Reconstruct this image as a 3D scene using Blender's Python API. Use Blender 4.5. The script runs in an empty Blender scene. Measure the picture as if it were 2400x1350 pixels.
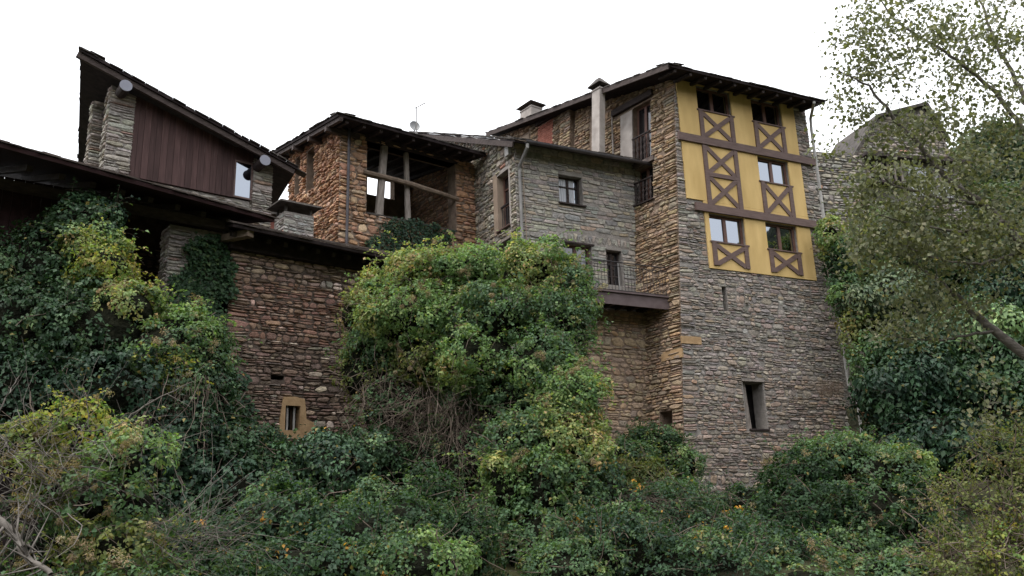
import bpy, math, random
import numpy as np
from math import radians, sin, cos, pi, sqrt
from mathutils import Vector, Matrix

# ------------------------------------------------------------------ camera
scene = bpy.context.scene
col = scene.collection
cam_data = bpy.data.cameras.new('camera')
cam = bpy.data.objects.new('camera', cam_data)
col.objects.link(cam)
cam_data.sensor_width = 36.0
cam_data.lens = 30.0
cam_data.clip_end = 3000
PITCH, ROLL = radians(15.6), radians(-2.0)
_r = Vector((1, 0, 0)); _u = Vector((0, -sin(PITCH), cos(PITCH))); _f = Vector((0, cos(PITCH), sin(PITCH)))
_cr = _r * cos(ROLL) + _u * sin(ROLL); _cu = -_r * sin(ROLL) + _u * cos(ROLL)
cam.matrix_world = Matrix(((_cr.x, _cu.x, -_f.x, 0), (_cr.y, _cu.y, -_f.y, 0), (_cr.z, _cu.z, -_f.z, 1.6), (0, 0, 0, 1)))
scene.camera = cam

# ------------------------------------------------------------------ sky and sun (bright overcast)
world = bpy.data.worlds.new('World'); scene.world = world
world.use_nodes = True
wn, wl = world.node_tree.nodes, world.node_tree.links
wn.clear()
SUN_EL, SUN_AZ = radians(66), radians(222)     # azimuth clockwise from +Y
sky = wn.new('ShaderNodeTexSky'); sky.sky_type = 'NISHITA'; sky.sun_disc = False
sky.sun_elevation = SUN_EL; sky.sun_rotation = SUN_AZ
sky.air_density = 1.0; sky.dust_density = 4.0
mixw = wn.new('ShaderNodeMix'); mixw.data_type = 'RGBA'; mixw.inputs['Factor'].default_value = 0.90
mixw.inputs['B'].default_value = (10.6, 10.75, 11.1, 1)      # even cloud deck
bg = wn.new('ShaderNodeBackground'); bg.inputs['Strength'].default_value = 0.105
wo = wn.new('ShaderNodeOutputWorld')
wl.new(sky.outputs[0], mixw.inputs['A']); wl.new(mixw.outputs['Result'], bg.inputs[0]); wl.new(bg.outputs[0], wo.inputs[0])
sun_data = bpy.data.lights.new('sun', 'SUN'); sun_data.energy = 1.4; sun_data.angle = radians(32)
sun_data.color = (1.0, 0.96, 0.9)
sun = bpy.data.objects.new('sun', sun_data); col.objects.link(sun)
sd = Vector((sin(SUN_AZ) * cos(SUN_EL), cos(SUN_AZ) * cos(SUN_EL), sin(SUN_EL)))
sun.rotation_euler = sd.to_track_quat('Z', 'Y').to_euler()
sun.location = (0, 0, 60)
scene.view_settings.view_transform = 'Standard'
scene.view_settings.look = 'None'
scene.view_settings.exposure = 0.95
scene.view_settings.gamma = 1.0
scene.view_settings.use_curve_mapping = False
scene.cycles.max_bounces = 6
scene.cycles.diffuse_bounces = 3
scene.cycles.glossy_bounces = 2
scene.cycles.transmission_bounces = 4
scene.cycles.transparent_max_bounces = 4

# ------------------------------------------------------------------ materials
def newmat(name):
    m = bpy.data.materials.new(name); m.use_nodes = True
    nt = m.node_tree; b = nt.nodes['Principled BSDF']
    return m, nt.nodes, nt.links, b

def noise_mat(name, c1, c2, scale=4.0, rough=0.9, bump=0.3, bscale=25.0, stretch=(1, 1, 1), detail=8.0, dist=0.02, attr=False, spec=0.3, metal=0.0):
    m, n, l, b = newmat(name)
    tc = n.new('ShaderNodeTexCoord'); mp = n.new('ShaderNodeMapping'); mp.inputs['Scale'].default_value = stretch
    l.new(tc.outputs['Object'], mp.inputs[0])
    t = n.new('ShaderNodeTexNoise'); t.inputs['Scale'].default_value = scale; t.inputs['Detail'].default_value = detail
    l.new(mp.outputs[0], t.inputs['Vector'])
    r = n.new('ShaderNodeValToRGB'); r.color_ramp.elements[0].position = 0.3; r.color_ramp.elements[1].position = 0.72
    r.color_ramp.elements[0].color = (*c1, 1); r.color_ramp.elements[1].color = (*c2, 1)
    l.new(t.outputs['Fac'], r.inputs[0])
    if attr:
        a = n.new('ShaderNodeAttribute'); a.attribute_name = 'Col'
        mx = n.new('ShaderNodeMix'); mx.data_type = 'RGBA'; mx.blend_type = 'MULTIPLY'; mx.inputs['Factor'].default_value = 1.0
        l.new(a.outputs['Color'], mx.inputs['A']); l.new(r.outputs[0], mx.inputs['B'])
        l.new(mx.outputs['Result'], b.inputs['Base Color'])
    else:
        l.new(r.outputs[0], b.inputs['Base Color'])
    b.inputs['Roughness'].default_value = rough
    b.inputs['Specular IOR Level'].default_value = spec
    b.inputs['Metallic'].default_value = metal
    if bump > 0:
        t2 = n.new('ShaderNodeTexNoise'); t2.inputs['Scale'].default_value = bscale; t2.inputs['Detail'].default_value = 10.0
        l.new(mp.outputs[0], t2.inputs['Vector'])
        bp = n.new('ShaderNodeBump'); bp.inputs['Strength'].default_value = bump; bp.inputs['Distance'].default_value = dist
        l.new(t2.outputs['Fac'], bp.inputs['Height']); l.new(bp.outputs[0], b.inputs['Normal'])
    return m

M = {}
M['stone'] = noise_mat('stone', (0.62, 0.62, 0.62), (1.25, 1.22, 1.18), 9, 0.92, 0.65, 22, dist=0.04, attr=True, spec=0.2)
M['mortar_grey'] = noise_mat('mortar_grey', (0.20, 0.182, 0.166), (0.31, 0.285, 0.262), 5, 0.95, 0.8, 30, dist=0.03, spec=0.1)
M['mortar_brown'] = noise_mat('mortar_brown', (0.16, 0.118, 0.09), (0.27, 0.205, 0.158), 5, 0.95, 0.8, 30, dist=0.03, spec=0.1)
M['mortar_dark'] = noise_mat('mortar_dark', (0.065, 0.050, 0.042), (0.14, 0.108, 0.088), 5, 0.95, 0.8, 30, dist=0.03, spec=0.1)
M['plaster_yellow'] = noise_mat('plaster_yellow', (0.50, 0.345, 0.14), (0.64, 0.455, 0.20), 1.7, 0.9, 0.3, 26, (1.6, 1.6, 0.45), dist=0.012, spec=0.15)
M['plaster_grey'] = noise_mat('plaster_grey', (0.27, 0.24, 0.22), (0.42, 0.38, 0.35), 3, 0.9, 0.35, 20, dist=0.02, spec=0.1)
M['plaster_tan'] = noise_mat('plaster_tan', (0.26, 0.20, 0.155), (0.37, 0.29, 0.225), 2.5, 0.9, 0.3, 20, dist=0.02, spec=0.1)
M['plaster_ochre'] = noise_mat('plaster_ochre', (0.30, 0.195, 0.105), (0.44, 0.30, 0.17), 5, 0.9, 0.5, 20, dist=0.02, spec=0.1)
M['timber_brown'] = noise_mat('timber_brown', (0.092, 0.058, 0.050), (0.150, 0.100, 0.088), 3, 0.65, 0.3, 18, (1, 1, 6), dist=0.01)
M['timber_window'] = noise_mat('timber_window', (0.095, 0.047, 0.036), (0.155, 0.083, 0.062), 5, 0.5, 0.15, 30, dist=0.005)
M['timber_dark'] = noise_mat('timber_dark', (0.022, 0.016, 0.016), (0.060, 0.044, 0.040), 6, 0.8, 0.4, 20, (1, 1, 3), dist=0.02)
M['timber_grey'] = noise_mat('timber_grey', (0.17, 0.145, 0.125), (0.32, 0.28, 0.25), 5, 0.85, 0.5, 14, (3, 3, 0.6), dist=0.02)
M['timber_log'] = noise_mat('timber_log', (0.13, 0.095, 0.07), (0.25, 0.19, 0.145), 7, 0.85, 0.5, 14, dist=0.02)
M['boards_dark'] = noise_mat('boards_dark', (0.016, 0.012, 0.013), (0.040, 0.029, 0.029), 6, 0.85, 0.4, 20, dist=0.02, spec=0.15)
M['boards_red'] = noise_mat('boards_red', (0.022, 0.011, 0.012), (0.042, 0.020, 0.021), 6, 0.8, 0.3, 20, dist=0.02, spec=0.15)
M['timber_eave'] = noise_mat('timber_eave', (0.040, 0.029, 0.026), (0.085, 0.064, 0.058), 5, 0.8, 0.5, 16, (1, 1, 3), dist=0.02)
M['fascia'] = noise_mat('fascia', (0.085, 0.060, 0.060), (0.13, 0.098, 0.097), 4, 0.7, 0.2, 30, dist=0.01)
M['slate'] = noise_mat('slate', (0.035, 0.030, 0.028), (0.10, 0.088, 0.078), 3, 0.8, 0.5, 20, dist=0.02, spec=0.2)
M['slate_pale'] = noise_mat('slate_pale', (0.07, 0.055, 0.05), (0.16, 0.13, 0.115), 3, 0.85, 0.5, 20, dist=0.02, spec=0.2)
M['iron'] = noise_mat('iron', (0.020, 0.018, 0.020), (0.050, 0.042, 0.042), 8, 0.6, 0.1, 40, dist=0.004)
M['zinc'] = noise_mat('zinc', (0.15, 0.145, 0.14), (0.26, 0.25, 0.24), 3, 0.55, 0.1, 30, dist=0.004, metal=0.2)
M['gutter_dark'] = noise_mat('gutter_dark', (0.055, 0.050, 0.055), (0.10, 0.092, 0.098), 3, 0.5, 0.1, 30, dist=0.004, metal=0.3)
M['pvc_white'] = noise_mat('pvc_white', (0.28, 0.27, 0.255), (0.46, 0.445, 0.42), 6, 0.5, 0.1, 30, dist=0.004)
M['cap_metal'] = noise_mat('cap_metal', (0.18, 0.185, 0.22), (0.25, 0.255, 0.30), 2, 0.5, 0.1, 30, dist=0.004, metal=0.2)
M['dish'] = noise_mat('dish', (0.22, 0.225, 0.23), (0.28, 0.285, 0.29), 2, 0.5, 0.0)
M['brick'] = noise_mat('brick', (0.24, 0.085, 0.06), (0.40, 0.17, 0.125), 6, 0.9, 0.4, 30, dist=0.01, spec=0.15)
M['curtain'] = noise_mat('curtain', (0.42, 0.435, 0.47), (0.56, 0.57, 0.60), 14, 0.9, 0.3, 60, (1, 1, 0.2), dist=0.01)
M['void'] = noise_mat('void', (0.010, 0.009, 0.009), (0.022, 0.019, 0.018), 3, 0.95, 0.2, 20, spec=0.05)  # near-black, paints the unlit depth of openings
M['pale_wall'] = noise_mat('pale_wall', (0.44, 0.46, 0.50), (0.60, 0.61, 0.64), 2, 0.9, 0.2, 20, dist=0.02, spec=0.1)
M['far_stone'] = noise_mat('far_stone', (0.11, 0.10, 0.088), (0.24, 0.222, 0.195), 7, 0.95, 1.0, 9, (1, 1, 2.2), dist=0.12, spec=0.1)
M['roof_tile'] = noise_mat('roof_tile', (0.13, 0.05, 0.04), (0.22, 0.09, 0.07), 4, 0.9, 0.5, 15, spec=0.1)
M['bark'] = noise_mat('bark', (0.070, 0.062, 0.053), (0.17, 0.15, 0.13), 6, 0.9, 0.7, 20, (1, 1, 3), dist=0.02, spec=0.15)
M['bark_pale'] = noise_mat('bark_pale', (0.085, 0.075, 0.066), (0.20, 0.18, 0.16), 6, 0.9, 0.5, 24, dist=0.01, spec=0.15)
M['twig'] = noise_mat('twig', (0.085, 0.065, 0.052), (0.20, 0.16, 0.13), 5, 0.9, 0.0, spec=0.15)
M['soil'] = noise_mat('soil', (0.016, 0.015, 0.010), (0.042, 0.036, 0.024), 2, 0.95, 0.7, 6, dist=0.08, spec=0.1)
M['thicket'] = noise_mat('thicket', (0.006, 0.007, 0.005), (0.020, 0.021, 0.013), 7, 0.95, 1.0, 14, dist=0.1, spec=0.05)  # near-black fill that paints the shade inside the bushes
M['forest'] = noise_mat('forest', (0.010, 0.014, 0.010), (0.042, 0.050, 0.028), 0.35, 0.95, 1.0, 0.5, dist=2.0, spec=0.05)

# ground: earth with leaf litter and moss patches
M['ground'] = noise_mat('ground', (0.022, 0.020, 0.013), (0.060, 0.062, 0.028), 1.1, 0.95, 0.8, 5, dist=0.1, spec=0.1)

# vertical reddish boards, wear streaks follow the grain
def plank_mat():
    m, n, l, b = newmat('planks_red')
    tc = n.new('ShaderNodeTexCoord'); mp = n.new('ShaderNodeMapping'); mp.inputs['Scale'].default_value = (6, 6, 0.5)
    l.new(tc.outputs['Object'], mp.inputs[0])
    t = n.new('ShaderNodeTexNoise'); t.inputs['Scale'].default_value = 3; t.inputs['Detail'].default_value = 9
    l.new(mp.outputs[0], t.inputs['Vector'])
    r = n.new('ShaderNodeValToRGB'); e = r.color_ramp.elements
    e[0].position = 0.3; e[0].color = (0.046, 0.025, 0.023, 1); e[1].position = 0.64; e[1].color = (0.082, 0.046, 0.043, 1)
    e2 = r.color_ramp.elements.new(0.78); e2.color = (0.15, 0.105, 0.10, 1)
    l.new(t.outputs['Fac'], r.inputs[0])
    a = n.new('ShaderNodeAttribute'); a.attribute_name = 'Col'
    mx = n.new('ShaderNodeMix'); mx.data_type = 'RGBA'; mx.blend_type = 'MULTIPLY'; mx.inputs['Factor'].default_value = 1
    l.new(r.outputs[0], mx.inputs['A']); l.new(a.outputs['Color'], mx.inputs['B'])
    l.new(mx.outputs['Result'], b.inputs['Base Color'])
    b.inputs['Roughness'].default_value = 0.75; b.inputs['Specular IOR Level'].default_value = 0.25
    bp = n.new('ShaderNodeBump'); bp.inputs['Strength'].default_value = 0.3; bp.inputs['Distance'].default_value = 0.01
    l.new(t.outputs['Fac'], bp.inputs['Height']); l.new(bp.outputs[0], b.inputs['Normal'])
    return m
M['planks_red'] = plank_mat()

def glass_mat(name, tint, fac, dark):
    m, n, l, b = newmat(name)
    out = n['Material Output']
    gl = n.new('ShaderNodeBsdfGlossy'); gl.inputs['Color'].default_value = (*tint, 1); gl.inputs['Roughness'].default_value = 0.015
    b.inputs['Base Color'].default_value = (*dark, 1); b.inputs['Roughness'].default_value = 0.1
    t = n.new('ShaderNodeTexNoise'); t.inputs['Scale'].default_value = 1.3
    tc = n.new('ShaderNodeTexCoord'); l.new(tc.outputs['Object'], t.inputs['Vector'])
    bp = n.new('ShaderNodeBump'); bp.inputs['Strength'].default_value = 0.06; bp.inputs['Distance'].default_value = 0.02
    l.new(t.outputs['Fac'], bp.inputs['Height']); l.new(bp.outputs[0], gl.inputs['Normal'])
    mx = n.new('ShaderNodeMixShader'); mx.inputs[0].default_value = fac
    l.new(b.outputs[0], mx.inputs[1]); l.new(gl.outputs[0], mx.inputs[2]); l.new(mx.outputs[0], out.inputs['Surface'])
    return m
M['glass'] = glass_mat('glass', (0.27, 0.295, 0.335), 0.90, (0.02, 0.02, 0.025))
M['glass_old'] = glass_mat('glass_old', (0.6, 0.6, 0.62), 0.10, (0.010, 0.010, 0.012))

def leaf_mat(name, trans=0.36, rough=0.52, spec=0.22):
    m, n, l, b = newmat(name)
    out = n['Material Output']
    a = n.new('ShaderNodeAttribute'); a.attribute_name = 'Col'
    l.new(a.outputs['Color'], b.inputs['Base Color'])
    b.inputs['Roughness'].default_value = rough; b.inputs['Specular IOR Level'].default_value = spec
    tr = n.new('ShaderNodeBsdfTranslucent')
    mx0 = n.new('ShaderNodeMix'); mx0.data_type = 'RGBA'; mx0.blend_type = 'MULTIPLY'; mx0.inputs['Factor'].default_value = 1
    mx0.inputs['B'].default_value = (1.5, 1.6, 0.7, 1)
    l.new(a.outputs['Color'], mx0.inputs['A']); l.new(mx0.outputs['Result'], tr.inputs['Color'])
    mx = n.new('ShaderNodeMixShader'); mx.inputs[0].default_value = trans
    l.new(b.outputs[0], mx.inputs[1]); l.new(tr.outputs[0], mx.inputs[2]); l.new(mx.outputs[0], out.inputs['Surface'])
    return m
M['leaf'] = leaf_mat('leaf')
M['leaf_ivy'] = leaf_mat('leaf_ivy', 0.12, 0.5, 0.22)
M['leaf_tree'] = leaf_mat('leaf_tree', 0.32, 0.5, 0.25)
M['fluff'] = leaf_mat('fluff', 0.35, 0.9, 0.05)

# ------------------------------------------------------------------ object helpers
def tag(o, label=None, cat=None, group=None, kind=None):
    if label: o['label'] = label
    if cat: o['category'] = cat
    if group: o['group'] = group
    if kind: o['kind'] = kind
    return o

def thing(name, loc, label, cat, group=None):
    o = bpy.data.objects.new(name, None); o.location = loc; o.empty_display_size = 0.5
    col.objects.link(o)
    return tag(o, label, cat, group)

def origin_of(p):
    while p.parent is not None: p = p.parent
    return np.array(p.location)

def mesh(name, verts, faces, mat, parent=None, colors=None, smooth=False, kind=None):
    """one mesh object; verts in world metres"""
    v = np.asarray(verts, dtype=np.float32).reshape(-1, 3)
    if parent is not None: v = v - origin_of(parent).astype(np.float32)
    me = bpy.data.meshes.new(name)
    if isinstance(faces, np.ndarray):
        nf, k = faces.shape
        me.vertices.add(len(v)); me.vertices.foreach_set('co', v.ravel())
        me.loops.add(nf * k); me.loops.foreach_set('vertex_index', faces.astype(np.int32).ravel())
        me.polygons.add(nf); me.polygons.foreach_set('loop_start', np.arange(0, nf * k, k, dtype=np.int32))
        me.update(calc_edges=True)
    else:
        me.from_pydata(v.tolist(), [], faces)
    if colors is not None:
        ca = me.color_attributes.new('Col', 'FLOAT_COLOR', 'POINT')
        c = np.ones((len(v), 4), dtype=np.float32); c[:, :3] = colors
        ca.data.foreach_set('color', c.ravel())
    if smooth: me.polygons.foreach_set('use_smooth', [True] * len(me.polygons))
    me.materials.append(M[mat])
    o = bpy.data.objects.new(name, me); col.objects.link(o)
    if parent is not None: o.parent = parent
    if kind: o['kind'] = kind
    return o

class Geo:
    """collects boxes, bars and tubes of ONE piece"""
    def __init__(s): s.v, s.f = [], []
    def add(s, v, f):
        b = len(s.v); s.v += [tuple(map(float, p)) for p in v]; s.f += [tuple(b + i for i in q) for q in f]; return s
    def hexa(s, a, b, c, d, e, f, g, h):
        return s.add([a, b, c, d, e, f, g, h], [(3, 2, 1, 0), (4, 5, 6, 7), (0, 1, 5, 4), (1, 2, 6, 5), (2, 3, 7, 6), (3, 0, 4, 7)])
    def box(s, c, r):
        x, y, z = c; a, b, d = r
        return s.hexa((x-a, y-b, z-d), (x+a, y-b, z-d), (x+a, y+b, z-d), (x-a, y+b, z-d), (x-a, y-b, z+d), (x+a, y-b, z+d), (x+a, y+b, z+d), (x-a, y+b, z+d))
    def bar(s, p, q, w, h, up=(0, 0, 1)):
        p, q = np.array(p, float), np.array(q, float); d = q - p; d /= np.linalg.norm(d)
        x = np.cross(d, np.array(up, float)); x /= max(1e-9, np.linalg.norm(x)); y = np.cross(x, d)
        x, y = x * w / 2, y * h / 2
        return s.hexa(p-x-y, p+x-y, p+x+y, p-x+y, q-x-y, q+x-y, q+x+y, q-x+y)
    def tube(s, pts, rad, n=6, cap=True):
        pts = [np.array(p, float) for p in pts]; m = len(pts)
        if not hasattr(rad, '__len__'): rad = [rad] * m
        ref = np.array([0.31, 0.17, 0.93]); vs = []
        for i, p in enumerate(pts):
            d = pts[min(i+1, m-1)] - pts[max(i-1, 0)]; d /= max(1e-9, np.linalg.norm(d))
            x = np.cross(d, ref)
            if np.linalg.norm(x) < 0.05: x = np.cross(d, np.array([1.0, 0, 0]))
            x /= np.linalg.norm(x); y = np.cross(d, x)
            for k in range(n):
                a = 2 * pi * k / n; vs.append(p + (x * cos(a) + y * sin(a)) * rad[i])
        fs = []
        for i in range(m - 1):
            for k in range(n):
                k2 = (k + 1) % n; fs.append((i*n+k, i*n+k2, (i+1)*n+k2, (i+1)*n+k))
        if cap: fs.append(tuple(range(n))[::-1]); fs.append(tuple(range((m-1)*n, m*n)))
        return s.add(vs, fs)
    def build(s, name, mat, parent=None, colors=None, smooth=False, kind=None):
        return mesh(name, s.v, s.f, mat, parent, colors, smooth, kind)

class Wall:
    """a wall's own frame: u metres along, z metres up, k metres out of the face"""
    def __init__(s, o, ang, flip=False, e=(0, 0, 1)):
        s.o = np.array(o, float); t = radians(ang)
        s.d = np.array([cos(t), sin(t), 0.0]); s.e = np.array(e, float)
        s.n = np.array([sin(t), -cos(t), 0.0]) * (-1 if flip else 1)
    def P(s, u, z, k=0.0): return s.o + s.d * u + s.e * z + s.n * k
    def slab(s, g, u0, u1, z0, z1, k0, k1):
        P = s.P
        g.hexa(P(u0, z0, k0), P(u1, z0, k0), P(u1, z0, k1), P(u0, z0, k1), P(u0, z1, k0), P(u1, z1, k0), P(u1, z1, k1), P(u0, z1, k1))
        return g
    def bar(s, g, a, b, w, k0, k1):
        a, b = np.array(a, float), np.array(b, float); d = b - a; d /= np.linalg.norm(d); q = np.array([-d[1], d[0]]) * w / 2
        c = [a - q, b - q, b + q, a + q]
        g.hexa(*[s.P(x[0], x[1], k0) for x in c], *[s.P(x[0], x[1], k1) for x in c])
        return g

def wall_mesh(W, umin, umax, z0, ztop, openings, thick, name, mat, parent, k0=0.0, zcuts=()):
    """a solid wall of given thickness with real openings"""
    fmin = umin if callable(umin) else (lambda z: umin); fmax = umax if callable(umax) else (lambda z: umax)
    ftop = ztop if callable(ztop) else (lambda u: ztop)
    a, b = fmin(z0), fmax(z0); zt = max(ftop(a), ftop(b), ftop((a + b) / 2)) + 0.01
    U = sorted({a, b, *[x for q in openings for x in q[:2] if a < x < b], *[a + (b - a) * t / 6 for t in range(1, 6)]})
    Z = sorted({z0, zt, *[x for q in openings for x in q[2:4] if z0 < x < zt], *zcuts})
    g = Geo(); idx = {}
    def V(i, j, k):
        if (i, j, k) not in idx:
            z = Z[j]; u = fmin(z) if i == 0 else fmax(z) if i == len(U) - 1 else U[i]
            z = min(z, ftop(u)) if j < len(Z) - 1 else ftop(u)
            idx[(i, j, k)] = len(g.v); g.v.append(tuple(W.P(u, z, k0 - (thick if k else 0))))
        return idx[(i, j, k)]
    def solid(i, j):
        if i < 0 or j < 0 or i >= len(U) - 1 or j >= len(Z) - 1: return False
        cu, cz = (U[i] + U[i+1]) / 2, (Z[j] + Z[j+1]) / 2
        return not any(q[0] < cu < q[1] and q[2] < cz < q[3] for q in openings)
    for i in range(len(U) - 1):
        for j in range(len(Z) - 1):
            if not solid(i, j): continue
            g.f.append((V(i, j, 0), V(i+1, j, 0), V(i+1, j+1, 0), V(i, j+1, 0)))
            g.f.append((V(i, j, 1), V(i, j+1, 1), V(i+1, j+1, 1), V(i+1, j, 1)))
            if not solid(i-1, j): g.f.append((V(i, j, 0), V(i, j+1, 0), V(i, j+1, 1), V(i, j, 1)))
            if not solid(i+1, j): g.f.append((V(i+1, j, 0), V(i+1, j, 1), V(i+1, j+1, 1), V(i+1, j+1, 0)))
            if not solid(i, j-1): g.f.append((V(i, j, 0), V(i, j, 1), V(i+1, j, 1), V(i+1, j, 0)))
            if not solid(i, j+1): g.f.append((V(i, j+1, 0), V(i+1, j+1, 0), V(i+1, j+1, 1), V(i, j+1, 1)))
    return g.build(name, mat, parent)

# ------------------------------------------------------------------ rubble stone
def pick(rng, pal):
    r = rng.random() * sum(p[0] for p in pal)
    for w, c in pal:
        r -= w
        if r <= 0: break
    s = rng.uniform(0.83, 1.14)
    return tuple(max(0.01, x * s * rng.uniform(0.94, 1.06)) for x in c)

def stones(W, umin, umax, z0, ztop, excl, hr, wr, pal, seed, proud=(0.015, 0.065), gap=0.012, wave=0.03, k0=0.0, tint=None, round_=0.12, flat=0.62, lens=None, quoin=None):
    rng = random.Random(seed); out = []
    fmin = umin if callable(umin) else (lambda z: umin); fmax = umax if callable(umax) else (lambda z: umax)
    ftop = ztop if callable(ztop) else (lambda u: ztop)
    zt = max(ftop(fmin(z0)), ftop(fmax(z0)), ftop((fmin(z0) + fmax(z0)) / 2))
    ph = lambda: (rng.uniform(0, 6.3), rng.uniform(0.9, 1.8), rng.uniform(0, 6.3), rng.uniform(3, 5.5), rng.uniform(0.5, 1.2))
    z = z0; pa = ph()
    def off(p, u): return wave * p[4] * (sin(p[0] + p[1] * u) + 0.55 * sin(p[2] + p[3] * u))
    while z < zt:
        h = rng.uniform(*hr) * (1.55 if rng.random() < 0.2 else 1); pb = ph(); zm = z + h / 2
        iv = [(fmin(zm), fmax(zm))]
        for q in excl:
            if q[2] < zm + 0.3 * h and q[3] > zm - 0.3 * h:
                nv = []
                for a, b in iv:
                    if q[1] <= a or q[0] >= b: nv.append((a, b)); continue
                    if q[0] - a > 0.06: nv.append((a, q[0]))
                    if b - q[1] > 0.06: nv.append((q[1], b))
                iv = nv
        for a, b in iv:
            u = a
            while u < b - 0.02:
                w = min(wr[1], max(wr[0], rng.lognormvariate(math.log((wr[0] * wr[1]) ** 0.5), 0.42)))
                if quoin and u == a and abs(a - fmin(zm)) < 1e-6: w = rng.uniform(*quoin)
                if b - u - w < wr[0] * 0.8: w = b - u
                if w > wr[1] * 1.5: w = w / 2
                ua, ub = u, u + w; u = ub
                um = (ua + ub) / 2
                parts = [(0.0, 1.0)]
                if h > hr[0] * 1.35 and rng.random() < 0.4:
                    t = rng.uniform(0.38, 0.62); parts = [(0.0, t), (t, 1.0)]
                for t0, t1 in parts:
                    if rng.random() < 0.012: continue
                    tl, tr = rng.uniform(-0.7, 0.7) * h, rng.uniform(-0.7, 0.7) * h; ln_ = rng.uniform(0.0, 0.30) if lens is None else rng.uniform(0, lens)
                    def pt(fu, ft):
                        uu = ua + gap + (ub - ua - 2 * gap) * fu
                        zb = z + off(pa, uu); zz = z + h + off(pb, uu)
                        tt = t0 + (t1 - t0) * ft; g_ = gap * (1 if ft < 0.5 else -1)
                        uu += (tl * (1 - fu) + tr * fu) * (tt - 0.5) * 0.8
                        q = zb + (zz - zb) * tt + g_
                        return [uu, min(q, ftop(uu))]
                    j = lambda s_=1.0: rng.uniform(-0.07, 0.07) * s_
                    r1 = round_
                    ring = [pt(r1 + abs(j()), ln_ * rng.random() + abs(j(1.2))), pt(0.5 + j(3), j(0.4)), pt(1 - r1 + j(), ln_ * rng.random() + abs(j(1.2))), pt(1 - abs(j(.4)), 0.5 + j(4)),
                            pt(1 - r1 + j(), 1 - ln_ * rng.random() - abs(j(1.2))), pt(0.5 + j(3), 1 - abs(j(0.5))), pt(r1 + abs(j()), 1 - ln_ * rng.random() - abs(j(1.2))), pt(abs(j(.4)), 0.5 + j(4))]
                    cu = sum(p[0] for p in ring) / 8; cz = sum(p[1] for p in ring) / 8
                    if ftop(cu) < cz + 0.03: continue
                    hh = max(p[1] for p in ring) - min(p[1] for p in ring)
                    if hh < 0.02 or ub - ua < 0.05: continue
                    if any(q[0] + 0.01 < cu < q[1] - 0.01 and q[2] < cz < q[3] for q in excl): continue
                    for p in ring:                      # never reach into an opening
                        for q in excl:
                            if q[0] < p[0] < q[1] and q[2] < p[1] < q[3]:
                                dd = [(p[0] - q[0], 0, q[0]), (q[1] - p[0], 0, q[1]), (p[1] - q[2], 1, q[2]), (q[3] - p[1], 1, q[3])]
                                m_ = min(dd); p[m_[1]] = m_[2]
                    kf = rng.uniform(*proud); tilt = rng.uniform(-0.5, 0.25); sc = flat + rng.uniform(-0.1, 0.12)
                    kk = lambda p, base: base * (1 + tilt * (p[1] - cz) / hh) + k0
                    vs = [W.P(p[0], p[1], k0 - 0.03) for p in ring] + [W.P(p[0], p[1], kk(p, kf * 0.5)) for p in ring]
                    for p in ring:
                        q = (cu + (p[0] - cu) * (sc + 0.1) + j(0.15), cz + (p[1] - cz) * sc)
                        vs.append(W.P(q[0], q[1], kk(q, kf) + rng.uniform(-0.004, 0.006)))
                    c = pick(rng, pal)
                    if tint: c = tuple(x * y for x, y in zip(c, tint(cu, cz)))
                    area = (ub - ua) * hh
                    out.append((area, np.array(vs), c))
        z += h; pa = pb
    return out

SF = [(i, (i + 1) % 8, 8 + (i + 1) % 8, 8 + i) for i in range(8)] + [(8 + i, 8 + (i + 1) % 8, 16 + (i + 1) % 8, 16 + i) for i in range(8)] + [tuple(range(16, 24))]

def place_stones(groups, limit=300):
    """groups: [(wall_part, stone list)] of one building: the largest ones singly, the rest as one mass per wall"""
    allst = [(s[0], gi, s) for gi, (_, l) in enumerate(groups) for s in l]
    allst.sort(key=lambda t: -t[0])
    for a, gi, s in allst[:limit]:
        mesh('stone', s[1], SF, 'stone', groups[gi][0], colors=np.array([s[2]]))
    for gi, (part, l) in enumerate(groups):
        rest = [s for a, g2, s in allst[limit:] if g2 == gi]
        if not rest: continue
        v = np.concatenate([s[1] for s in rest]); c = np.repeat(np.array([s[2] for s in rest]), 24, axis=0)
        f = []
        for i in range(len(rest)): f += [tuple(i * 24 + x for x in q) for q in SF]
        mesh('stones', v, f, 'stone', part, colors=c, kind='stuff')

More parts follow.
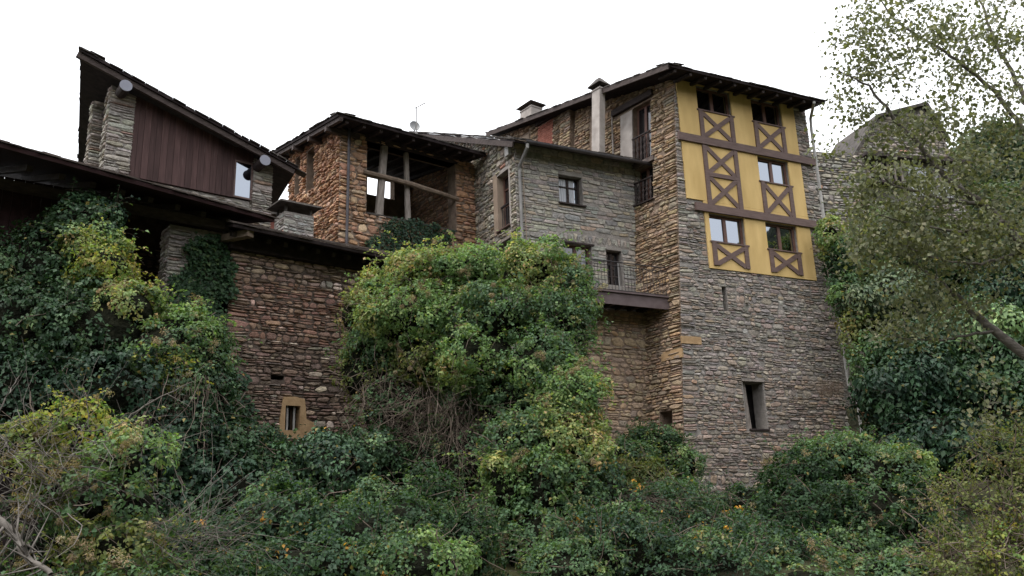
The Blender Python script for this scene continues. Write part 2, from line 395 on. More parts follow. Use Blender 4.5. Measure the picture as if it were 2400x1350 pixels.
# ------------------------------------------------------------------ windows, roofs
def window(parent, W, u0, u1, z0, z1, k, mull=1, trans=(), fw=0.075, fmat='timber_window', gmat='glass', sill=True, sillmat='timber_brown', depth=0.07, name='window'):
    g = Geo()
    W.slab(g, u0, u0 + fw, z0, z1, k - depth, k); W.slab(g, u1 - fw, u1, z0, z1, k - depth, k)
    W.slab(g, u0 + fw, u1 - fw, z1 - fw, z1, k - depth, k - 0.002); W.slab(g, u0 + fw, u1 - fw, z0, z0 + fw, k - depth, k - 0.002)
    xs = [u0 + fw] + [u0 + (u1 - u0) * (i + 1) / (mull + 1) for i in range(mull)] + [u1 - fw]
    mw = fw * 0.75
    for x in xs[1:-1]: W.slab(g, x - mw, x + mw, z0 + fw, z1 - fw, k - depth, k + 0.006)
    zs = [z0 + fw] + [z0 + (z1 - z0) * t for t in trans] + [z1 - fw]
    o = None
    cells = []
    for i in range(len(xs) - 1):
        a = xs[i] + (mw if i else 0); b = xs[i+1] - (mw if i < len(xs) - 2 else 0)
        for zt in zs[1:-1]: W.slab(g, a, b, zt - 0.022, zt + 0.022, k - depth, k - 0.004)
        for j in range(len(zs) - 1):
            cells.append((a, b, zs[j] + (0.022 if j else 0), zs[j+1] - (0.022 if j < len(zs) - 2 else 0)))
    o = g.build(name, fmat, parent)
    for a, b, c, d in cells:
        gp = Geo(); W.slab(gp, a - 0.004, b + 0.004, c - 0.004, d + 0.004, k - 0.05, k - 0.035); gp.build('pane', gmat, o)
    if sill:
        gs = Geo(); W.slab(gs, u0 - 0.06, u1 + 0.08, z0 - 0.05, z0 - 0.003, k - depth, 0.10); gs.build('sill', sillmat, o)
    return o

def slates_along(parent, A, B, inward, up, seed, size=0.34, depth=0.4, mat='slate', over=0.05, rows=2):
    """overlapping roof slabs along an edge, each a thin uneven piece"""
    rng = random.Random(seed); A, B = np.array(A, float), np.array(B, float); L = np.linalg.norm(B - A); d = (B - A) / L
    inw = np.array(inward, float); inw /= np.linalg.norm(inw); upv = np.array(up, float); upv /= np.linalg.norm(upv)
    for r in range(rows):
        t = -0.05
        while t < L:
            w = size * rng.uniform(0.6, 1.3); th = rng.uniform(0.018, 0.035)
            a = A + d * t + inw * (r * depth * 0.55 - over - rng.uniform(-0.02, 0.05)) + upv * (0.012 + r * 0.045 + rng.uniform(0, 0.012))
            g = Geo(); w2 = w - 0.01; e = inw * depth + upv * 0.02; c1, c2 = rng.uniform(0, 0.05), rng.uniform(0, 0.05)
            p = [a + inw * c1, a + d * w2 + inw * c2, a + d * w2 + e, a + e]
            g.hexa(*p, *[x + upv * th for x in p]); g.build('slate', mat, parent)
            t += w

def roof_slab(parent, A, B, C, D, th=0.12, mat='boards_dark', name='roof', boards=0):
    A, B, C, D = [np.array(x, float) for x in (A, B, C, D)]
    n = np.cross(B - A, D - A); n /= np.linalg.norm(n)
    if n[2] < 0: n = -n
    g = Geo(); g.hexa(A, B, C, D, A + n * th, B + n * th, C + n * th, D + n * th)
    o = g.build(name, mat, parent)
    return o, n

# ================================================================== terrain
def sstep(a, b, x):
    t = np.clip((x - a) / (b - a), 0, 1); return t * t * (3 - 2 * t)
def gz(x, y):
    x, y = np.asarray(x, float), np.asarray(y, float)
    z = -0.4 + 1.5 * sstep(8, 19, y) + 0.9 * sstep(19, 27, y) + 5.5 * sstep(30, 42, y)
    z = z + 26 * sstep(44, 78, y + 0.25 * (x - 26)) * sstep(20, 38, x)       # wooded slope rising behind the right side
    z = z + 0.12 * np.sin(x * 0.9 + 1.3) * np.sin(y * 0.7)
    return z
def terrain():
    xs = np.concatenate([np.linspace(-600, -60, 14), np.linspace(-50, 60, 111), np.linspace(70, 600, 14)])
    ys = np.concatenate([np.linspace(-600, -30, 14), np.linspace(-20, 90, 111), np.linspace(100, 800, 14)])
    X, Y = np.meshgrid(xs, ys); Z = gz(X, Y)
    v = np.stack([X, Y, Z], -1).reshape(-1, 3); nx, ny = len(xs), len(ys)
    i = np.arange(ny - 1)[:, None] * nx + np.arange(nx - 1)[None]
    f = np.stack([i, i + 1, i + 1 + nx, i + nx], -1).reshape(-1, 4)
    o = mesh('ground', v, f, 'ground', smooth=True); o['kind'] = 'structure'
terrain()

def opposite_hill():
    """wooded ridge across the river, behind the viewer: seen only as a reflection in the panes"""
    rng = np.random.default_rng(5); az = np.radians(np.linspace(76, 250, 260)); rows = 26
    V = []
    for j in range(rows):
        t = j / (rows - 1)
        for i, a in enumerate(az):
            deg = math.degrees(a)
            top = 50 + 17.5 * (1 - sstep(99.5, 110, deg)) * sstep(76, 90, deg) + 1.0 * np.sin(a * 31) + 0.7 * np.sin(a * 73 + 2) - 25 * sstep(200, 250, deg) - 30 * (1 - sstep(76, 88, deg))
            R = 110 + 60 * t; top = float(top)
            h = top * (t ** 0.8) + rng.uniform(-0.9, 0.9) * (0.4 + t)
            V.append((R * sin(a) + rng.uniform(-1, 1), R * cos(a) + rng.uniform(-1, 1), h))
    n = len(az); f = [(j*n+i, j*n+i+1, (j+1)*n+i+1, (j+1)*n+i) for j in range(rows-1) for i in range(n-1)]
    o = mesh('hill', V, f, 'forest'); o['kind'] = 'structure'
opposite_hill()

# palettes: (weight, base colour)
PAL_TOWER = [(5, (0.316, 0.278, 0.247)), (4, (0.256, 0.234, 0.216)), (2, (0.353, 0.306, 0.266)), (1.2, (0.300, 0.243, 0.203)), (1, (0.211, 0.197, 0.187)), (0.4, (0.347, 0.263, 0.209)), (0.5, (0.437, 0.401, 0.370))]
PAL_SIDE = [(4, (0.379, 0.280, 0.192)), (3, (0.324, 0.244, 0.174)), (2, (0.417, 0.320, 0.224)), (1.5, (0.280, 0.231, 0.180)), (0.6, (0.425, 0.288, 0.179))]
PAL_MID = [(5, (0.345, 0.321, 0.283)), (4, (0.307, 0.296, 0.273)), (2, (0.405, 0.371, 0.321)), (1, (0.263, 0.258, 0.244)), (0.6, (0.401, 0.336, 0.270)), (0.15, (0.446, 0.263, 0.202))]
PAL_BARN = [(5, (0.449, 0.273, 0.177)), (4, (0.390, 0.245, 0.165)), (3, (0.505, 0.329, 0.217)), (1.5, (0.314, 0.211, 0.155)), (0.8, (0.573, 0.428, 0.316))]
PAL_LOW = [(5, (0.220, 0.156, 0.125)), (4, (0.272, 0.198, 0.158)), (2, (0.176, 0.136, 0.112)), (1.4, (0.336, 0.254, 0.199)), (0.8, (0.332, 0.293, 0.247)), (0.35, (0.580, 0.486, 0.411))]
PAL_PALE = [(5, (0.368, 0.335, 0.298)), (3, (0.307, 0.284, 0.257)), (2, (0.436, 0.399, 0.360)), (0.8, (0.357, 0.260, 0.210))]
PAL_GREY = [(5, (0.413, 0.399, 0.375)), (3, (0.322, 0.313, 0.298)), (2, (0.506, 0.492, 0.468)), (0.3, (0.355, 0.194, 0.146))]

# ================================================================== tower house
TB = 0.075
TF = Wall((5.186, 26.5, 0.0), 26)
TS = Wall((4.849, 26.336, 0.0), 127.2, flip=True, e=(0.067, 0.033, 1.0))
tower = thing('tower_house', (5.186, 26.5, 0.8), 'tall stone tower house with yellow half-timbered plaster on its front', 'house')
tl = lambda z: TB * (z - 5)
C1, C2 = (1.70, 3.22), (4.16, 5.60)
win_f = [(*C1, 15.48, 16.42), (*C2, 15.48, 16.42), (*C2, 13.14, 14.11), (*C1, 10.60, 11.60), (*C2, 10.60, 11.60)]
slit = (1.97, 2.15, 8.20, 9.04); hatch = (2.43, 3.27, 4.36, 5.88)
wall_f = wall_mesh(TF, tl, 6.85, 0.6, 16.85, win_f + [slit, hatch], 0.55, 'wall', 'mortar_grey', tower)
ex = win_f + [slit, (hatch[0] - 0.03, hatch[1] + 0.02, hatch[2] - 0.06, hatch[3] + 0.07), (0.86, 6.22, 12.02, 17), (1.52, 6.24, 9.62, 12.02), (0.12, 0.90, 6.98, 7.26)]
st_f = stones(TF, lambda z: tl(z) - 0.035, 6.88, 2.0, 16.8, ex, (0.07, 0.14), (0.15, 0.48), PAL_TOWER, 11, quoin=(0.3, 0.75), proud=(0.012, 0.05), gap=0.005, wave=0.036,
              tint=lambda u, z: (1, 1, 1) if z > 6 else (1.06, 1.0, 0.95))
side_w = [(1.18, 2.08, 13.95, 16.25), (1.12, 2.00, 12.36, 13.72)]
low_o = (0.48, 1.02, 4.20, 4.95)
wall_s = wall_mesh(TS, 0.0, 11.0, 0.6, lambda s: 16.78 + 0.178 * s, side_w + [low_o], 0.55, 'wall', 'mortar_brown', tower)
brick_p = (6.75, 7.75, 16.55, 17.9)
exs = side_w + [low_o, (2.02, 12, 0, 14.05), (2.08, 2.72, 13.9, 16.2), (1.1, 3.1, 16.2, 16.62), (1.1, 2.6, 13.72, 13.93), brick_p, (3.6, 4.45, 14, 18.2), (8.3, 9.9, 16.8, 17.9), (5.35, 6.05, 14, 17.75)]
st_s = stones(TS, 0.02, 10.9, 2.0, lambda s: 16.72 + 0.178 * s, exs, (0.07, 0.145), (0.15, 0.46), PAL_SIDE, 12, quoin=(0.3, 0.6), proud=(0.02, 0.085), gap=0.006, wave=0.03)
# corner buttress on the side wall
butt = Geo(); TS.slab(butt, 5.4, 6.0, 14.0, 17.7, 0.0, 0.22); butt = butt.build('buttress', 'mortar_brown', tower)
st_b = stones(TS, 5.37, 6.03, 14.2, 17.7, [], (0.09, 0.16), (0.2, 0.45), PAL_SIDE, 13, k0=0.22, proud=(0.02, 0.07), gap=0.008)
place_stones([(wall_f, st_f), (wall_s, st_s), (butt, st_b)])
# pair of long ochre corner blocks
for a, b, c, d, k in ((0.13, 0.89, 7.0, 7.24, 0.05),):
    g = Geo(); TF.slab(g, a, b, c, d, -0.03, k); g.build('corner_block', 'plaster_ochre', wall_f)
g = Geo(); TS.slab(g, -0.03, 0.85, 6.55, 6.85, -0.03, 0.055); g.build('corner_block', 'plaster_ochre', wall_s)
# plaster with true openings
wall_mesh(TF, 0.86, 6.22, 12.02, 16.75, [w for w in win_f if w[2] > 12], 0.06, 'plaster', 'plaster_yellow', tower, k0=0.055)
wall_mesh(TF, 1.53, 6.24, 9.63, 12.015, [w for w in win_f if w[2] < 12], 0.06, 'plaster', 'plaster_yellow', tower, k0=0.055)
for u0, u1, z0, z1 in win_f:
    window(tower, TF, u0, u1, z0, z1, -0.10, mull=1, fw=0.085)
# timbers
def tbar(name, a, b, w, k=0.0):
    g = Geo(); TF.bar(g, a, b, w, 0.05, 0.105 + k); g.build(name, 'timber_brown', tower)
tbar('timber_beam', (0.70, 14.26), (6.95, 14.26), 0.28, 0.03); tbar('timber_beam', (1.14, 11.75), (6.80, 11.75), 0.28, 0.03)
def xpanel(u0, u1, z0, z1):
    w = 0.17
    tbar('timber_post', (u0 + w/2, z0), (u0 + w/2, z1), w); tbar('timber_post', (u1 - w/2, z0), (u1 - w/2, z1), w)
    tbar('timber_brace', (u0 + w, z0 + 0.06), (u1 - w, z1 - 0.08), w * 0.95, -0.006); tbar('timber_brace', (u0 + w, z1 - 0.08), (u1 - w, z0 + 0.06), w * 0.95, -0.012)
xpanel(*C1, 14.40, 15.42); xpanel(*C2, 14.40, 15.42)
xpanel(*C1, 11.89, 13.02); xpanel(*C1, 13.02, 14.12); tbar('timber_beam', (C1[0] + 0.17, 13.02), (C1[1] - 0.17, 13.02), 0.15, 0.004)
xpanel(*C2, 11.89, 13.08); xpanel(*C1, 9.74, 10.54); xpanel(*C2, 9.74, 10.54)
# lower hatch: lintel, sill, leaning post
g = Geo(); TF.slab(g, 2.40, 3.30, 5.885, 5.94, -0.3, 0.06); g.build('lintel', 'timber_grey', tower)
g = Geo(); TF.slab(g, 2.50, 3.30, 4.30, 4.355, -0.3, 0.07); g.build('sill', 'timber_dark', tower)
g = Geo(); g.bar(TF.P(2.56, 5.88, -0.22), TF.P(2.66, 4.36, -0.22), 0.2, 0.1, TF.n); g.build('post', 'timber_grey', tower)
for q in ((2.2, 3.6, 4.0, 6.2), (1.8, 2.3, 8.0, 9.2)):
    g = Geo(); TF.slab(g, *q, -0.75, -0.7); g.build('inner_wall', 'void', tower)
# side windows with baluster railings
def balustrade(W, u0, u1, z0, z1, k, n, parent, mat='timber_dark', lathe=True):
    g = Geo(); W.slab(g, u0, u1, z1 - 0.05, z1, k - 0.035, k + 0.035); rail = g.build('handrail', mat, parent)
    for i in range(n):
        u = u0 + (u1 - u0) * (i + 0.5) / n; h = z1 - 0.05 - z0
        prof = [(0, .022), (.12, .03), (.25, .05), (.38, .03), (.5, .055), (.62, .03), (.75, .05), (.88, .03), (1, .022)] if lathe else [(0, .012), (1, .012)]
        g = Geo(); g.tube([W.P(u, z0 + h * t, k) for t, r in prof], [r for t, r in prof], 6); g.build('baluster', mat, parent)
for i, (u0, u1, z0, z1) in enumerate(side_w):
    w = window(tower, TS, u0 + 0.02, u1 - 0.02, z0, z1, -0.20, mull=1, trans=(0.5,), gmat='glass_old' if i else 'glass_old', fmat='timber_window', sill=True, sillmat='timber_dark')
    balustrade(TS, u0, u1, z0, z0 + (1.05 if i == 0 else 0.85), 0.05, 5, w)
g = Geo(); TS.slab(g, 2.08, 2.70, 13.95, 16.2, -0.02, 0.05); g.build('plaster_patch', 'plaster_grey', tower)
g = Geo(); g.bar(TS.P(1.0, 16.42, 0.05), TS.P(3.1, 16.45, 0.05), 0.22, 0.2, TS.n); g.build('lintel', 'timber_dark', tower)
g = Geo(); TS.slab(g, 1.0, 2.6, 13.76, 13.93, -0.1, 0.12); g.build('lintel', 'slate_pale', tower)
g = Geo(); TS.slab(g, 8.35, 9.85, 16.85, 17.85, -0.02, 0.03); g.build('plaster_patch', 'plaster_tan', tower)
# walled-up window of red bricks
g = Geo(); TS.slab(g, brick_p[0], brick_p[1], brick_p[2], brick_p[3], -0.05, 0.01); bp_ = g.build('brick_infill', 'mortar_grey', tower)
rng = random.Random(3)
bm_ = None
for r in range(13):
    z = brick_p[2] + r * 0.103; u = brick_p[0] - (0.1 if r % 2 else 0)
    while u < brick_p[1] - 0.02:
        a, b = max(u, brick_p[0]), min(u + 0.235, brick_p[1])
        if b - a > 0.05:
            g = Geo(); TS.slab(g, a, b, z, z + 0.085, 0, 0.022 + rng.uniform(0, 0.012)); g.build('brick', 'brick', bp_)
        u += 0.25
g = Geo(); g.bar(TS.P(6.65, 18.0, 0.06), TS.P(7.85, 18.02, 0.06), 0.18, 0.12, TS.n); g.build('lintel', 'timber_dark', tower)
# thin pale conduit
g = Geo(); g.tube([TS.P(3.05, 14.3, 0.08), TS.P(3.08, 15.4, 0.08), TS.P(3.12, 16.4, 0.09)], 0.03, 6); g.build('conduit', 'plaster_grey', tower)
# roof
A = (5.505, 25.599, 16.273); B = (11.814, 28.676, 16.261); D = tuple(TS.P(11.1, 18.82, 0.40)); C = tuple(np.array(B) + np.array(D) - np.array(A))
roof, rn = roof_slab(tower, A, B, C, D, 0.07)
slates_along(roof, np.array(A) + rn * 0.07, np.array(B) + rn * 0.07, np.array(D) - np.array(A), rn, 1, 0.36, 0.42)
slates_along(roof, np.array(A) + rn * 0.07, np.array(D) + rn * 0.07, np.array(B) - np.array(A), rn, 2, 0.36, 0.42)
g = Geo(); g.bar(np.array(A) - rn * 0.0, np.array(D) - rn * 0.0, 0.05, 0.2); g.build('bargeboard', 'timber_eave', roof)
for i in range(11):
    t = (i + 0.5) / 11; a = np.array(A) * (1 - t) + np.array(B) * t + TF.n * -0.06 - rn * 0.055; b = a - TF.n * 0.9 + np.array([0, 0, 0.17])
    g = Geo(); g.bar(a, b, 0.10, 0.11); g.build('rafter', 'timber_dark', roof)
# square chimney with slab cap, rising from the neighbour's roof along the side wall
def chimney(W, u0, u1, k0, k1, z0, z1, mat, parent, capz=0.32, flare=0.16, capmat='slate_pale'):
    g = Geo(); W.slab(g, u0, u1, z0, z1, k0, k1); W.slab(g, u0 - 0.03, u1 + 0.03, z1, z1 + 0.06, k0 - 0.03, k1 + 0.03); c = g.build('chimney', mat, parent)
    for a in (u0 + 0.06, u1 - 0.06):
        for b in (k0 + 0.06, k1 - 0.06):
            g = Geo(); g.tube([W.P(a, z1 + 0.05, b), W.P(a, z1 + 0.24, b)], 0.025, 5); g.build('cap_support', 'iron', c)
    P = W.P; m = ((u0 + u1) / 2, (k0 + k1) / 2); z2 = z1 + 0.2
    g = Geo(); f = flare; q = 0.45
    lo = [P(u0 - f, z2, k0 - f), P(u1 + f, z2, k0 - f), P(u1 + f, z2, k1 + f), P(u0 - f, z2, k1 + f)]
    hi = [P(m[0] + (u - m[0]) * q, z2 + capz, m[1] + (k - m[1]) * q) for u, k in ((u0, k0), (u1, k0), (u1, k1), (u0, k1))]
    g.hexa(*lo, *hi); g.build('chimney_cap', capmat, c)
    return c
cz = (3.04, 17.12)
chimney(TS, 2.76, 3.18, 0.76, 1.04, 13.2, cz[1], 'plaster_grey', tower, flare=0.14, capmat='slate')
c2 = (9.17, 19.46)
chimney(TS, c2[0] - 0.4, c2[0] + 0.4, -0.95, -0.35, c2[1] - 1.4, c2[1], 'plaster_grey', tower, capz=0.25)
# white downpipe at the right corner
g = Geo(); pu = 6.98
g.tube([np.array(B) - TF.d * 0.55 + np.array([0, 0, -0.05]), TF.P(pu - 0.02, 16.05, 0.12), TF.P(pu - 0.03, 15.6, 0.10), TF.P(pu - 0.03, 11.9, 0.10)], 0.055, 8); g.build('downpipe', 'pvc_white', tower)
g = Geo(); g.tube([TF.P(pu - 0.02, 11.9, 0.10), TF.P(6.98, 9, 0.10), TF.P(7.02, 5.9, 0.10), TF.P(7.30, 5.6, 0.12), TF.P(7.30, 3.6, 0.12)], 0.05, 8); g.build('downpipe', 'pvc_white', tower)

# ================================================================== middle house
MF = Wall((3.639, 27.929, 0.0), 27)
ML = Wall((0.254, 26.204, 0.0), 119, flip=True)
mid = thing('stone_house', (0.254, 26.204, 1.0), 'grey stone house with gutter and small curtained window, left of the tower', 'house')
mw = [(-2.17, -1.24, 12.06, 13.10), (-2.12, -1.02, 9.3, 10.64), (-0.44, 0.20, 9.35, 10.60)]
wall_m = wall_mesh(MF, -3.8, 1.98, 0.6, 14.02, mw, 0.45, 'wall', 'mortar_grey', mid)
st_m = stones(MF, -3.83, 1.95, 9.3, 13.98, mw + [(-2.35, 0.55, 10.72, 11.02)], (0.11, 0.2), (0.22, 0.62), PAL_MID, 21, quoin=(0.35, 0.7), proud=(0.008, 0.04), gap=0.006, wave=0.015, round_=0.06, flat=0.78, lens=0.14)
sol = []
rng = random.Random(8); u = -2.35            # soldier course over the doors
while u < 0.5:
    w = rng.uniform(0.09, 0.17)
    sol += stones(MF, u, u + w, 10.73, 11.01 - rng.uniform(0, .05), [], (0.3, 0.31), (w, w), PAL_MID, rng.random(), proud=(0.01, 0.03), gap=0.006, wave=0.004, flat=0.8)
    u += w
low_w = wall_mesh(MF, -3.6, 1.55, 0.6, 8.35, [], 0.5, 'wall', 'mortar_brown', mid, k0=0.42)
st_lw = stones(MF, -1.9, 1.5, 2.4, 8.3, [], (0.09, 0.19), (0.16, 0.5), PAL_SIDE, 22, k0=0.42, proud=(0.015, 0.06), gap=0.007, wave=0.03)
lw = [(0.45, 1.36, 11.2, 13.27), (0.30, 2.45, 9.2, 10.75)]
wall_l = wall_mesh(ML, 0.0, 9.0, 0.6, lambda u: 13.92 + 0.475 * u, lw, 0.45, 'wall', 'mortar_grey', mid)
st_l = stones(ML, 0.02, 8.8, 9.4, lambda u: 13.86 + 0.475 * u, lw + [(0.36, 0.45, 11.1, 13.4), (1.36, 1.6, 11.1, 13.4), (3.3, 9, 0, 14.6)], (0.08, 0.15), (0.14, 0.4), PAL_MID, 23, proud=(0.02, 0.08), gap=0.008, wave=0.03, tint=lambda u, z: (1.15, 1.12, 1.05))
place_stones([(wall_m, st_m + sol), (low_w, st_lw), (wall_l, st_l)])
def curtain(parent, W, u0, u1, z0, z1, k):
    n = 12; v = []; f = []
    for i in range(n + 1):
        u = u0 + (u1 - u0) * i / n; kk = k + 0.012 * sin(i * 2.3)
        v += [W.P(u, z0, kk), W.P(u, z1, kk)]
    for i in range(n): f.append((2*i, 2*i+2, 2*i+3, 2*i+1))
    mesh('curtain', v, f, 'curtain', parent)
w = window(mid, MF, *mw[0], -0.22, mull=1, trans=(0.66,), fw=0.06, fmat='timber_dark', gmat='glass_old', sill=True, sillmat='timber_dark')
for o in list(w.children):
    if o.name.startswith('pane'): bpy.data.objects.remove(o)
um = (mw[0][0] + mw[0][1]) / 2
curtain(w, MF, mw[0][0] + 0.06, um - 0.05, 12.13, 13.04, -0.255); curtain(w, MF, um + 0.05, um + 0.27, 12.13, 13.04, -0.255)
g = Geo(); MF.slab(g, um + 0.27, mw[0][1] - 0.06, 12.13, 13.04, -0.275, -0.262); g.build('pane', 'glass', w)
window(mid, MF, *mw[1], -0.18, mull=1, trans=(0.3,), gmat='glass_old', sill=False)
window(mid, MF, *mw[2], -0.22, mull=1, trans=(0.3, 0.66), fw=0.06, fmat='timber_dark', gmat='glass_old', sill=False)
g = Geo(); MF.slab(g, mw[1][0] - 0.12, mw[1][1] + 0.1, 10.645, 10.70, -0.3, 0.05); g.build('lintel', 'timber_dark', mid)
# side window with tan plastered reveal
w = window(mid, ML, 0.47, 1.28, 11.22, 13.2, -0.22, mull=0, trans=(0.45, 0.75), gmat='glass_old', fmat='timber_window', sill=True, sillmat='timber_brown')
g = Geo(); ML.slab(g, 1.28, 1.58, 11.14, 13.34, -0.3, 0.03); g.build('plaster_surround', 'plaster_tan', mid)
g = Geo(); ML.slab(g, 0.34, 0.45, 11.14, 13.34, -0.02, 0.03); g.build('plaster_surround', 'plaster_grey', mid)
g = Geo(); ML.slab(g, 0.45, 1.28, 13.21, 13.34, -0.3, 0.03); g.build('plaster_surround', 'plaster_grey', mid)
balustrade(ML, 0.5, 1.26, 11.25, 12.1, -0.1, 6, w, 'iron', False)
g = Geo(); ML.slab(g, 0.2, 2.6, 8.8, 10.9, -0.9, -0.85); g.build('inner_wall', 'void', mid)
g = Geo(); ML.slab(g, 0.25, 2.5, 10.76, 10.86, -0.4, 0.04); g.build('lintel', 'timber_grey', mid)
# small railing by the low side opening
rl = Geo(); ML.slab(rl, 0.3, 2.3, 10.02, 10.06, 0.28, 0.32); rl = rl.build('side_railing', 'iron', mid)
for i in range(13):
    g = Geo(); g.tube([ML.P(0.35 + i * 0.155, 9.2, 0.3), ML.P(0.35 + i * 0.155, 10.02, 0.3)], 0.011, 5); g.build('baluster', 'iron', rl)
for a in (0.75, 0.92):
    g = Geo(); g.tube([ML.P(a, 9.2, 0.34), ML.P(a, 10.42, 0.34)], 0.03, 6); g.build('railing_post', 'zinc', rl)
g = Geo(); g.tube([ML.P(0.7, 10.42, 0.34), ML.P(1.0, 10.42, 0.34)], 0.03, 6); g.build('railing_post', 'zinc', rl)
# roof, gutter, downpipe
A = (0.25, 25.528, 13.678); B = tuple(MF.P(2.2, 13.75, 0.6)); D = tuple(ML.P(9.0, 18.2, 0.28)); C = tuple(np.array(B) + np.array(D) - np.array(A))
roof, rn = roof_slab(mid, A, B, C, D, 0.07)
slates_along(roof, np.array(A) + rn * 0.07, np.array(B) + rn * 0.07, np.array(D) - np.array(A), rn, 3, 0.34, 0.4)
slates_along(roof, np.array(A) + rn * 0.07, np.array(D) + rn * 0.07, np.array(B) - np.array(A), rn, 4, 0.34, 0.4)
g = Geo(); g.bar(np.array(A) - rn * 0.05 + MF.n * -0.1, np.array(D) - rn * 0.05, 0.06, 0.18); g.build('bargeboard', 'timber_eave', roof)
def gutter(parent, p, q, r, mat):
    p, q = np.array(p), np.array(q); d = (q - p) / np.linalg.norm(q - p); x = np.cross(d, (0, 0, 1)); x /= np.linalg.norm(x); up = np.array([0, 0, 1.0]); v = []; f = []
    for e in (p, q):
        for rr in (r, r - 0.012):
            for i in range(9):
                a = pi + pi * i / 8; v.append(e + x * cos(a) * rr + up * sin(a) * rr)
    for i in range(8): f += [(i, i+1, 18+i+1, 18+i), (9+i, 27+i, 27+i+1, 9+i+1)]
    for e in (0, 18):
        for i in range(8): f.append((e+i, e+9+i, e+9+i+1, e+i+1))
    f += [(0, 18, 27, 9), (8, 17, 35, 26)]
    return mesh('gutter', v, f, mat, parent, smooth=False)
gt = gutter(mid, np.array(A) + MF.d * 0.35 + MF.n * 0.09 + np.array([0, 0, 0.06]), np.array(B) - MF.d * 0.72 + MF.n * 0.09 + np.array([0, 0, 0.02]), 0.09, 'gutter_dark')
e0 = np.array(A) + MF.d * 0.42 + MF.n * 0.09 + np.array([0, 0, -0.04])
g = Geo(); g.tube([e0, e0 + np.array([0, 0, -0.12]), MF.P(-3.72, 13.05, 0.12), MF.P(-3.70, 12.9, 0.10), MF.P(-3.70, 9.3, 0.10)], 0.055, 8); g.build('downpipe', 'zinc', mid)
g = Geo(); g.tube([MF.P(-3.55, 13.75, 0.07), MF.P(-3.56, 12.5, 0.07), MF.P(-3.52, 10.2, 0.07)], 0.014, 5); g.build('cable', 'plaster_tan', mid)
g = Geo(); ML.slab(g, 0.10, 0.36, 13.55, 13.98, 0.08, 0.2); g.build('junction_box', 'pvc_white', mid)
pts = [ML.P(0.4 + i * 0.55, 13.98 + 0.475 * (0.4 + i * 0.55) + 0.05 * sin(i * 1.9), 0.32) for i in range(8)]
g = Geo(); g.tube(pts, 0.014, 5); g.build('cable', 'pvc_white', mid)
# balcony
bd = Geo(); MF.slab(bd, -3.2, 1.60, 8.52, 8.60, 0.02, 1.45); balc = bd.build('balcony', 'timber_dark', mid)
g = Geo(); MF.slab(g, -3.2, 1.07, 8.22, 8.60, 1.452, 1.50); g.build('fascia', 'fascia', balc)
g = Geo(); MF.slab(g, -3.2, 1.05, 8.604, 8.66, 1.30, 1.56); g.build('edge_board', 'fascia', balc)
for i in range(9):
    g = Geo(); g.bar(MF.P(-3.0 + i * 0.5, 8.42, 0.45), MF.P(-3.0 + i * 0.5, 8.42, 1.44), 0.12, 0.18); g.build('joist', 'timber_dark', balc)
zt_ = 9.66
for z, r in ((zt_, 0.02), (zt_ - 0.13, 0.012), (8.72, 0.014)):
    g = Geo(); g.tube([MF.P(-3.15, z, 1.42), MF.P(1.12, z, 1.42)], r, 6); g.build('rail', 'iron', balc)
for i in range(34):
    u = -3.1 + i * 0.124
    g = Geo(); g.tube([MF.P(u, 8.66, 1.42), MF.P(u, zt_ - 0.12 + (0.05 if i % 2 else 0), 1.42)], 0.008, 5); g.build('railing_bar', 'iron', balc)
for u in (-2.9, -0.95):
    g = Geo(); g.tube([MF.P(u, 8.6, 1.40), MF.P(u, zt_ + 0.02, 1.40)], 0.026, 6); g.build('railing_post', 'zinc', balc)

# ================================================================== open barn with posts
BF = Wall((-1.201, 28.827, 0.0), 37)
BL = Wall((-5.45, 25.626, 0.0), 127, flip=True)
barn = thing('open_barn', (-5.45, 25.626, 8.0), 'rust-coloured stone barn with open front, wooden posts and log rail', 'barn')
bo = [(-4.36, -0.86, 11.62, 14.20)]
wall_b = wall_mesh(BF, -5.32, 0.02, 0.6, 14.42, bo, 0.5, 'wall', 'mortar_brown', barn)
st_bf = stones(BF, -5.36, 0.0, 9.7, 14.38, bo, (0.09, 0.18), (0.18, 0.55), PAL_BARN, 31, quoin=(0.35, 0.6), proud=(0.02, 0.08), gap=0.008, wave=0.03)
blo = [(2.05, 2.72, 13.05, 14.62), (3.28, 3.75, 13.3, 14.75)]
wall_bl = wall_mesh(BL, 0.0, 4.3, 2, lambda u: 14.45 + 0.2 * u, blo, 0.5, 'wall', 'mortar_brown', barn)
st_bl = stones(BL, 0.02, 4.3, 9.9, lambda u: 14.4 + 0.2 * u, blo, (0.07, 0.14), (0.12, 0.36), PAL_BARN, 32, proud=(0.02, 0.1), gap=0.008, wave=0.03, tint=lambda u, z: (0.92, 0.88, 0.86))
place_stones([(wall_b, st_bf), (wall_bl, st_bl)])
wall_mesh(BF, -5.25, 2.0, 8.5, 15.05, [(-2.30, -1.12, 14.12, 14.98), (-2.28, -1.98, 13.42, 13.52)], 0.35, 'back_wall', 'mortar_brown', barn, k0=-4.0)
g = Geo(); BF.slab(g, -5.0, -0.1, 11.2, 11.3, -4.0, -0.5); g.build('barn_floor', 'boards_dark', barn)
g = Geo(); BF.slab(g, -4.2, -0.3, 11.6, 13.2, -3.9, -3.75); g.build('board_screen', 'boards_dark', barn)
g = Geo(); BF.slab(g, -0.45, -0.3, 11.3, 15.0, -4.0, -0.52); g.build('inner_wall', 'mortar_brown', barn)
inw = Wall(BF.P(-0.45, 0, -0.52), 127, flip=True)
st_in = stones(inw, 0.05, 3.4, 11.6, 14.9, [], (0.1, 0.18), (0.2, 0.5), PAL_BARN, 35, k0=0.0, proud=(0.01, 0.05))
place_stones([(wall_b, st_in)], 0)
